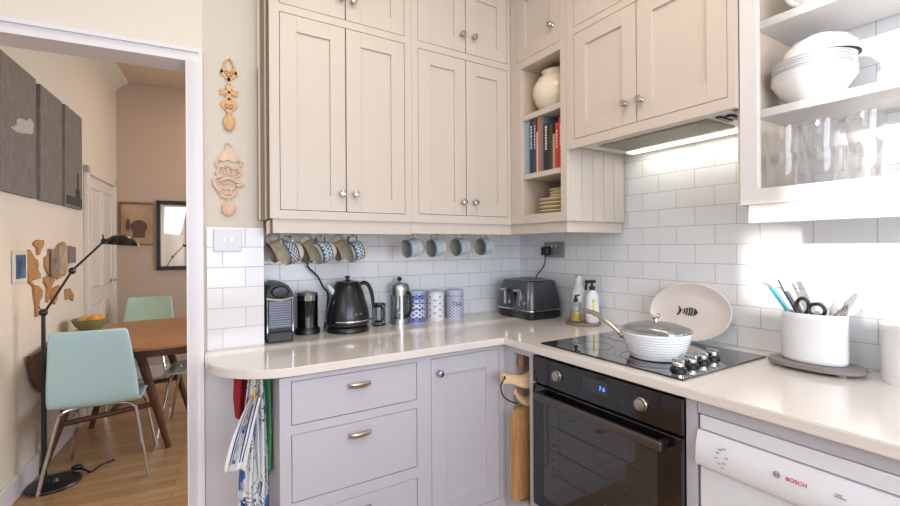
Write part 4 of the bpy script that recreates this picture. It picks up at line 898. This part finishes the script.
# ================================================================== UTENSIL POT
TZ = WT+.024
tv = thing('trivet', 'grey slatted trivet under the white utensil pot', 'trivet', (-.125, -1.578, WT))
MB().prism(supere(.125, .088, 2.4, 56), -.022, -.010, M=Rm(-90, 'X'), bev=.003).make('top', mat('weathered grey wood', (140, 130, 128), .7, var=.2, stretch=(1, 12, 1)), tv, rot=(0, 0, RZ))
mb = MB()
for (x, y) in ((-.08, -.045), (.08, -.045), (-.08, .045), (.08, .045)): mb.lathe([(0, 0), (.012, 0), (.012, .011), (0, .011)], 16, M=T((x, y, 0)))
mb.make('foot', mat('weathered grey wood', (140, 130, 128)), tv, rot=(0, 0, RZ))
up = thing('utensil_pot', 'white oval ribbed ceramic pot holding kitchen utensils', 'pot', (-.118, -1.572, TZ), RZ)
prof = [(0, 0), (.082, 0)]
for k in range(15):
    z = .006+k*.0095; prof += [(.0865, z), (.0880, z+.0045), (.0865, z+.009)]
prof += [(.088, .150), (.087, .155), (.083, .155), (.080, .010), (0, .008)]
MB().lathe(prof, 56, sy=.62).make('pot_body', WHITEC, up)
UP = lambda lx, ly, z: (-.118+ly, -1.572-lx, TZ+z)     # pot frame -> world
def uten(name, label, cat, parts):
    base = Vector(UP(0, 0, .02)); o = thing(name, label, cat, base)
    for (pn_, mb, m) in parts: mb.make(pn_, m, o)
    return o
def ul(lx, ly, z): return (ly, -lx, z-.02)
uten('spatula', 'teal handled spatula leaning left in the utensil pot', 'spatula', [('handle', MB().tube([ul(-.05, 0, .12), ul(-.105, .01, .200), ul(-.125, .01, .226)], [.007, .013, .009], 10, flat=.5), mat('teal silicone', (70, 160, 176), .4)), ('tip', MB().tube([ul(-.125, .01, .226), ul(-.150, .012, .243)], [.008, .003], 8, flat=.4), STEEL), ('shaft', MB().tube([ul(.03, 0, .016), ul(-.05, 0, .12)], .004, 8), STEEL)])
uten('kitchen_knife', 'dark handled knife standing in the utensil pot behind the teal spatula', 'knife', [('handle', MB().tube([ul(-.045, .015, .14), ul(-.085, .02, .215)], [.008, .009], 10, flat=.6), mat('navy handle', (44, 60, 88), .4)), ('end_cap', MB().tube([ul(-.085, .02, .215), ul(-.104, .022, .255)], [.009, .008], 10, flat=.6), STEEL), ('blade', MB().prism([(.025, -.005), (.035, -.005), (-.04, .125), (-.055, .12)], -.001, .001, M=T((.015, 0, 0)) @ Rm(-90, 'Z')), STEEL)])
uten('rubber_scraper', 'cream scraper standing tallest in the utensil pot', 'scraper', [('handle', MB().tube([ul(.02, .02, .012), ul(-.04, .02, .15)], .006, 8), mat('pale beech', (222, 206, 184), .6)), ('blade', MB().tube([ul(-.04, .02, .15), ul(-.06, .02, .20), ul(-.083, .02, .262)], [.010, .016, .013], 10, flat=.35), mat('cream silicone', (214, 206, 194), .5))])
sc = MB(); 
for (cx, cz, rx_, rz_, ang) in ((-.024, .174, .017, .026, 4), (.014, .166, .021, .019, 20)):
    sc.tube([tuple(Vector(ul(cx, -.015, cz))+(Rm(ang, 'X') @ Vector((0, rx_*cos(2*pi*i/20), rz_*sin(2*pi*i/20))))) for i in range(20)], .0055, 8, closed=True)
sc.tube([ul(-.02, -.012, .15), ul(-.005, -.01, .12)], .006, 8).tube([ul(.008, -.015, .15), ul(-.005, -.01, .12)], .006, 8)
uten('scissors', 'black handled scissors in the middle of the utensil pot', 'scissors', [('handle', sc, BLACKP), ('blade', MB().tube([ul(-.005, -.01, .12), ul(.0, -.005, .03)], .004, 6), STEEL)])
uten('spoon', 'white plastic spoon leaning right in the utensil pot', 'spoon', [('handle', MB().tube([ul(0, .02, .012), ul(.035, .022, .14)], .005, 8), WHITEPL), ('bowl', MB().tube([ul(.035, .022, .14), ul(.05, .024, .19), ul(.074, .026, .232)], [.006, .016, .008], 12, flat=.35), mat('grey white plastic', (206, 204, 200), .4))])
wk = MB()
for k in range(4):
    a = pi*k/4; wk.tube([tuple(Vector(ul(.055, -.005, .14))+Vector((0, 0, 0))), tuple(Vector(ul(.068+.012*cos(a), -.005+.012*sin(a), .165))), tuple(Vector(ul(.088, -.003, .19))), tuple(Vector(ul(.074-.014*cos(a), -.005-.012*sin(a), .158))), tuple(Vector(ul(.056, -.005, .14)))], .0012, 5)
uten('whisk', 'small steel wire whisk at the right of the utensil pot', 'whisk', [('wires', wk, CHROME), ('handle', MB().tube([ul(.02, 0, .012), ul(.055, -.005, .142)], .005, 8), STEEL)])
cn = thing('storage_jar', 'plain white lidded canister at the right edge of the worktop', 'canister', (-.085, -1.795, WT))
MB().lathe([(0, 0), (.068, 0), (.070, .004), (.070, .148), (0, .148)], 48).make('jar_body', WHITEC, cn)
MB().lathe([(0, .1485), (.073, .1485), (.074, .152), (.073, .166), (.068, .170), (0, .171)], 48).make('lid', WHITEC, cn)

# ================================================================== NICHE BOARDS
tag(MB().prism([(-.66, .23), (-.30, .23), (-.30, .60), (-.34, .62), (-.62, .62), (-.66, .60)], -.728, -.700, bev=.003).make('chopping_board', BOARDW), 'thick honey wood chopping board standing in the narrow niche', 'chopping board')
tag(MB().prism([(-.60, .23), (-.28, .23), (-.28, .56), (-.60, .56)], -.762, -.750, bev=.003).make('chopping_board', BLACKP), 'dark board behind the honey wood board in the niche', 'chopping board')
pd = thing('paddle_board', 'pale wooden paddle board with its handle and cord sticking out of the niche', 'chopping board', (-.0, -.0, 0))
MB().tube([(-.50, -.742, .76), (-.60, -.740, .735), (-.68, -.735, .755), (-.725, -.728, .765)], [.045, .034, .022, .028], 14, flat=.45).tube([(-.45, -.738, .64), (-.60, -.735, .65), (-.66, -.735, .70)], [.03, .024, .016], 12, flat=.5).make('board', BOARDL, pd)
MB().tube([(-.72, -.745, .77), (-.74, -.742, .74), (-.73, -.742, .70), (-.70, -.745, .672), (-.66, -.75, .655)], .003, 6).ell((-.722, -.744, .772), (.005, .005, .005)).make('hanging_cord', BLACKP, pd)
tag(MB().tube([(-.598, -.703, .785), (-.598, -.703, .80), (-.598, -.703, .83), (-.598, -.703, .848)], [.012, .019, .013, .017], 12, flat=1).make('rolling_pin', wood_mat('old turned wood', (120, 92, 66), (160, 128, 96), .6, (5, 5, 1), 8)), 'turned wooden rolling pin standing at the top of the niche', 'rolling pin')

# ================================================================== TEA TOWELS
def towel(name, label, m, top, width, length, lean, folds, seed, phase=0, tw=.35, uvs=(1, 1), ang=0):
    rnd = random.Random(seed); nu, nv = 40, 40
    bm = bmesh.new(); uvl = bm.loops.layers.uv.new('UVMap'); g = []
    for j in range(nv+1):
        v = j/nv; w = width*(tw+(1-tw)*min(1, v*1.7)**.8); row = []
        for i in range(nu+1):
            u = -1+2*i/nu
            amp = .020*(1-.25*v)
            x = w*.5*u+lean*v*(1-.25*v); y = amp*sin(u*folds+phase+v*1.1)+.006*sin(u*folds*2.3+v*4)
            z = -length*v-.018*v*cos(u*2.4+phase)-.02*v*u
            row.append(bm.verts.new((x, y, z)))
        g.append(row)
    for j in range(nv):
        for i in range(nu):
            f = bm.faces.new((g[j][i], g[j][i+1], g[j+1][i+1], g[j+1][i]))
            for lp, (a, b) in zip(f.loops, ((i, j), (i+1, j), (i+1, j+1), (i, j+1))): lp[uvl].uv = (a/nu*uvs[0]+(seed*.37 if uvs[0] != 1 else 0), b/nv*uvs[1])
    mb = MB(); me = bpy.data.meshes.new(name); bm.to_mesh(me); bm.free(); mb.bm.free()
    for p in me.polygons: p.use_smooth = True
    me.materials.append(m); o = bpy.data.objects.new(name, me); COL.objects.link(o); o.location = top; o.rotation_euler = (0, 0, ang)
    md = o.modifiers.new('solid', 'SOLIDIFY'); md.thickness = .0018
    return tag(o, label, 'tea towel')
TW = towel_mat('blue and orange printed cotton')
towel('tea_towel', 'front white tea towel printed in blue with orange fruit', TW, (-1.632, -.505, .872), .100, .62, -.012, 7, 1, 0, .45, (.7, 1.6), 0)
towel('tea_towel', 'printed tea towel with its corner flaring left below the worktop', towel_mat('navy bordered printed cotton', True), (-1.640, -.535, .80), .062, .235, -.085, 3, 2, 1.2, .6, (1, 1), 0)
towel('tea_towel', 'green edged white tea towel hanging at the right of the printed ones', mat('bottle green cotton', (78, 152, 100), .9, var=.25, bscale=20), (-1.604, -.485, .872), .056, .36, .0, 5, 3, .5, .5)
towel('tea_towel', 'white towel folded over the green one', mat('white cotton', (214, 216, 222), .9, var=.04), (-1.625, -.50, .76), .03, .27, .02, 3, 4, .5, .5)
towel('tea_towel', 'deep red tea towel behind the printed towels at the left', mat('deep red cotton', (160, 28, 44), .9, var=.1), (-1.646, -.43, .874), .115, .17, .02, 6, 5, 2, .75)
hk = tag(MB().tube([(-1.578, -.49, .862), (-1.62, -.49, .862), (-1.665, -.49, .862)], .004, 8).make('towel_rail', STEEL), 'short steel peg rail under the worktop end holding the tea towels', 'rail')

# ================================================================== OPEN SHELVES CONTENT
jr = thing('ceramic_jar', 'round cream ceramic jar on the top open shelf', 'jar', (-.278, -.602, 1.9602))
MB().lathe([(0, 0), (.055, 0), (.062, .005), (.095, .04), (.112, .085), (.110, .125), (.088, .165), (.066, .180), (.064, .192), (.070, .200), (.064, .200), (.058, .190), (.058, .180), (.08, .16), (.1, .12), (.1, .08), (.05, .012), (0, .01)], 48).make('jar_body', CREAMC, jr)
bks = [('pale blue', (150, 170, 182), .012, .272), ('light blue', (128, 156, 176), .014, .268), ('navy', (44, 54, 80), .026, .272), ('dark slate', (62, 66, 84), .020, .268), ('white', (212, 206, 210), .007, .20), ('orange', (206, 106, 60), .016, .274), ('grey', (112, 116, 124), .020, .268), ('black', (30, 32, 36), .036, .222), ('dark olive', (60, 60, 50), .020, .214), ('buff patterned', (180, 136, 108), .016, .165), ('brick red', (176, 62, 52), .020, .212), ('bright red', (204, 40, 46), .026, .232)]
y = -.483
LETT = mat('pale spine lettering', (214, 210, 196), .6)
for i, (nm, c, w, hh) in enumerate(bks):
    w *= 1.09
    b = thing('book', f'{nm} book standing on the middle open shelf', 'book', (-.372, y, 1.6652), group='books on the middle open shelf')
    dpt = .17+.01*(i % 3)
    MB().box(0, dpt, -w+.0006, -.0006, 0, hh, bev=.0015).make('cover', mat('cover '+nm, c, .5, var=.08), b)
    MB().box(.004, dpt+.001, -w+.003, -.003, .003, hh+.0006).make('pages', mat('book paper', (224, 214, 196), .8), b)
    if nm in ('navy', 'black', 'bright red', 'dark slate', 'brick red'):
        mb = MB(); rr = random.Random(i)
        z = hh*.45
        while z < hh*.85:
            l = rr.uniform(.006, .014); mb.box(-.0008, .0005, -w*.65, -w*.35, z, z+l); z += l+.004
        if nm == 'black': mb.ell((-.0003, -w/2, hh*.93), (.0008, .007, .007))
        mb.make('spine_title', LETT, b)
    y -= w
nbk = y
PLT = mat('cream plate glaze', (226, 214, 180), .3, coat=.3)
for k in range(7):
    r = .098 if k < 4 else .066
    z = 1.4632+(k*.0185 if k < 4 else 4*.0185+(k-4)*.015)
    o = MB().lathe([(0, 0), (r*.55, 0), (r*.62, .003), (r*.95, .012), (r, .0145), (r*.99, .0165), (r*.93, .0145), (r*.6, .0065), (0, .0055)], 44).make('plate', PLT, loc=(-.288+(.015 if k >= 4 else 0), -.628-(.012 if k >= 4 else 0), z))
    tag(o, ['bottom cream plate of the stack on the lowest open shelf', 'second cream plate from the bottom on the lowest open shelf', 'third cream plate from the bottom of the stack', 'topmost large cream plate under the small plates', 'lowest small cream plate on the large plates', 'middle small cream plate of the stack', 'topmost small cream plate of the stack'][k], 'plate', 'cream plates on the lowest open shelf')
# dishes on the right-hand shelves
S1 = 1.7432; DX, DY = -.175, -1.594
for k, (lab) in enumerate(('lowest large white bowl of the stack on the middle shelf', 'second large white bowl, nested in the lowest one', 'third large white bowl in the nested stack')):
    o = MB().lathe([(0, 0), (.055, 0), (.062, .004), (.100, .036), (.130, .078), (.128, .080), (.098, .041), (.06, .009), (0, .007)], 48).make('bowl', WHITEC, loc=(DX, DY, S1+k*.010)); o.scale = (.82, .82, .95); tag(o, lab, 'bowl', 'white bowls on the right shelves')
for k in range(5):
    o = MB().lathe([(0, 0), (.07, 0), (.08, .003), (.124, .016), (.128, .018), (.126, .0200), (.08, .007), (0, .005)], 48).make('plate', WHITEC, loc=(DX-.002*(k % 2), DY, S1+.083+k*.008)); o.scale = (.82, .82, .9)
    tag(o, ['lowest white dinner plate resting on the nested bowls', 'second white dinner plate above the nested bowls', 'middle white dinner plate of the right shelf stack', 'fourth white dinner plate of the right shelf stack', 'top white dinner plate under the upturned bowl'][k], 'plate', 'white dinner plates on the right shelves')
o = MB().lathe([(.112, 0), (.115, .003), (.108, .03), (.085, .060), (.05, .074), (.045, .080), (.04, .074), (0, .074), (0, .07), (.05, .07), (.08, .056), (.104, .028)], 48).make('bowl', WHITEC, loc=(DX+.002, DY-.018, S1+.134)); o.scale = (.86, .86, .85); tag(o, 'upturned white bowl on top of the plate stack', 'bowl')
jg = thing('jug', 'white jug with curved handle on the upper right shelf', 'jug', (-.15, -1.60, 2.0282))
MB().lathe([(0, 0), (.045, 0), (.060, .02), (.070, .06), (.060, .12), (.048, .15), (.052, .17), (.048, .17), (.044, .15), (.055, .12), (.064, .06), (.05, .02), (0, .01)], 40).make('jug_body', WHITEC, jg)
MB().tube([(-.045, .035, .14), (-.078, .055, .13), (-.085, .06, .09), (-.07, .05, .045), (-.05, .035, .03)], .008, 10).make('handle', WHITEC, jg)
o = MB().lathe([(0, 0), (.05, 0), (.09, .03), (.10, .055), (.097, .055), (.087, .033), (.05, .006), (0, .005)], 44).make('bowl', WHITEC, loc=(-.13, -1.78, 2.0282)); tag(o, 'white bowl on the upper right shelf beside the jug', 'bowl')
# stacked glasses
gp = [(0, .0), (.024, .0), (.028, .003), (.033, .014), (.037, .034), (.042, .06), (.0445, .09), (.0445, .118), (.0428, .118), (.0428, .09), (.0400, .06), (.035, .036), (.030, .016), (.024, .010), (0, .009)]
g0 = None; names = [['lower glass tumbler by the shelf side panel', 'upper glass tumbler by the shelf side panel'], ['lower glass tumbler in the middle pair', 'upper glass tumbler in the middle pair'], ['lower glass tumbler in the right-hand pair', 'upper glass tumbler in the right-hand pair'], ['lower glass tumbler beyond the frame edge pair', 'upper glass tumbler beyond the frame edge pair']]
for i, (gx, gy) in enumerate(((-.22, -1.530), (-.21, -1.624), (-.20, -1.724))):
    for k in range(2):
        z = 1.4744+k*.086
        if g0 is None:
            g0 = MB().lathe(gp, 36).make('tumbler', TUMBLER); o = g0
        else: o = g0.copy(); COL.objects.link(o)
        o.location = (gx, gy, z); o.scale = (1.02, 1.02, 1) if k == 0 else (1, 1, 1)
        tag(o, names[i][k], 'glass', 'stacked tumblers on the right shelves')

# ================================================================== CAMERA
F_, YAW, PITCH, ROLL = 442.769, 0.55066, -0.0008962, -0.0062379
Fv = Vector((sin(YAW)*cos(PITCH), cos(YAW)*cos(PITCH), -sin(PITCH))); Rt = Vector((cos(YAW), -sin(YAW), 0)); U = Rt.cross(Fv)
r_, u_ = Rt*cos(ROLL)+U*sin(ROLL), -Rt*sin(ROLL)+U*cos(ROLL)
cam = bpy.data.objects.new('camera', bpy.data.cameras.new('camera')); COL.objects.link(cam)
M = Matrix((r_, u_, -Fv)).transposed().to_4x4(); M.translation = Vector((-1.85942494, -2.17531777, 1.30738816)); cam.matrix_world = M
cam.data.sensor_width = 36; cam.data.sensor_fit = 'HORIZONTAL'; cam.data.lens = F_*36/900; cam.data.shift_y = -6.3777/900; cam.data.clip_start = .02
scene.camera = cam

# ================================================================== LIGHT
def area(name, loc, target, sx, sy, power, color):
    l = bpy.data.lights.new(name, 'AREA'); l.shape = 'RECTANGLE'; l.size = sx; l.size_y = sy; l.energy = power; l.color = color
    o = bpy.data.objects.new(name, l); COL.objects.link(o); o.location = loc
    d = Vector(target)-Vector(loc); o.rotation_euler = d.to_track_quat('-Z', 'Y').to_euler(); return o
sun = bpy.data.lights.new('sun', 'SUN'); sun.energy = 6.5; sun.angle = radians(2.2); sun.color = (1, .95, .88)
so = bpy.data.objects.new('sun', sun); COL.objects.link(so); so.rotation_euler = Vector((cos(radians(10)), 0, -sin(radians(10)))).to_track_quat('-Z', 'Y').to_euler()
area('rear_window_fill', (-1.55, YW-.16, 1.52), (-1.3, 0, 1.25), 2.5, 1.5, 82, (.80, .89, 1))  # added soft fill behind the camera, outside the unseen rear window
area('warm_ceiling_fill', (-1.2, -1.45, 2.68), (-1.1, -1.1, 0), .8, .8, 14, (1, .80, .60))  # added warm fill standing in for bounce off the ceiling
area('left_window_fill', (-3.2, -2.3, 1.9), (0, -1.4, 1.1), 1.5, .9, 12, (.92, .95, 1))  # fill added outside the left opening to lift hood doors and right wall
area('dining_side_fill', dloc(2.0, 1.3, 1.4), dloc(-1, 1.3, .7), 1.6, 1.5, 58, (.92, .95, 1))  # soft fill added inside the closed right wall, no window modelled
area('dining_warm_fill', dloc(.2, 2.6, 2.9), dloc(.2, 2.9, 0), .5, .5, 9, (1, .72, .46))  # unseen source added to warm the far dining wall from above
hl = area('hood_lamp', (-.062, -1.15, 1.731), (-.05, -1.15, 0), .5, .03, .45, (1, .97, .88))
bl_ = bpy.data.lights.new('floor_lamp_bulb', 'POINT'); bl_.energy = 1.6; bl_.color = (1, .75, .45); bl_.shadow_soft_size = .03
bo = bpy.data.objects.new('floor_lamp_bulb', bl_); COL.objects.link(bo); bo.location = (-2.14, 1.03, 1.31)
w = bpy.data.worlds.new('world'); scene.world = w; w.use_nodes = True
w.node_tree.nodes['Background'].inputs[0].default_value = (.80, .88, 1, 1); w.node_tree.nodes['Background'].inputs[1].default_value = .55
scene.view_settings.view_transform = 'Standard'; scene.view_settings.look = 'None'; scene.view_settings.exposure = 0.0
scene.cycles.max_bounces = 10; scene.cycles.transparent_max_bounces = 12; scene.cycles.caustics_reflective = False; scene.cycles.caustics_refractive = False
scene.cycles.use_denoising = True
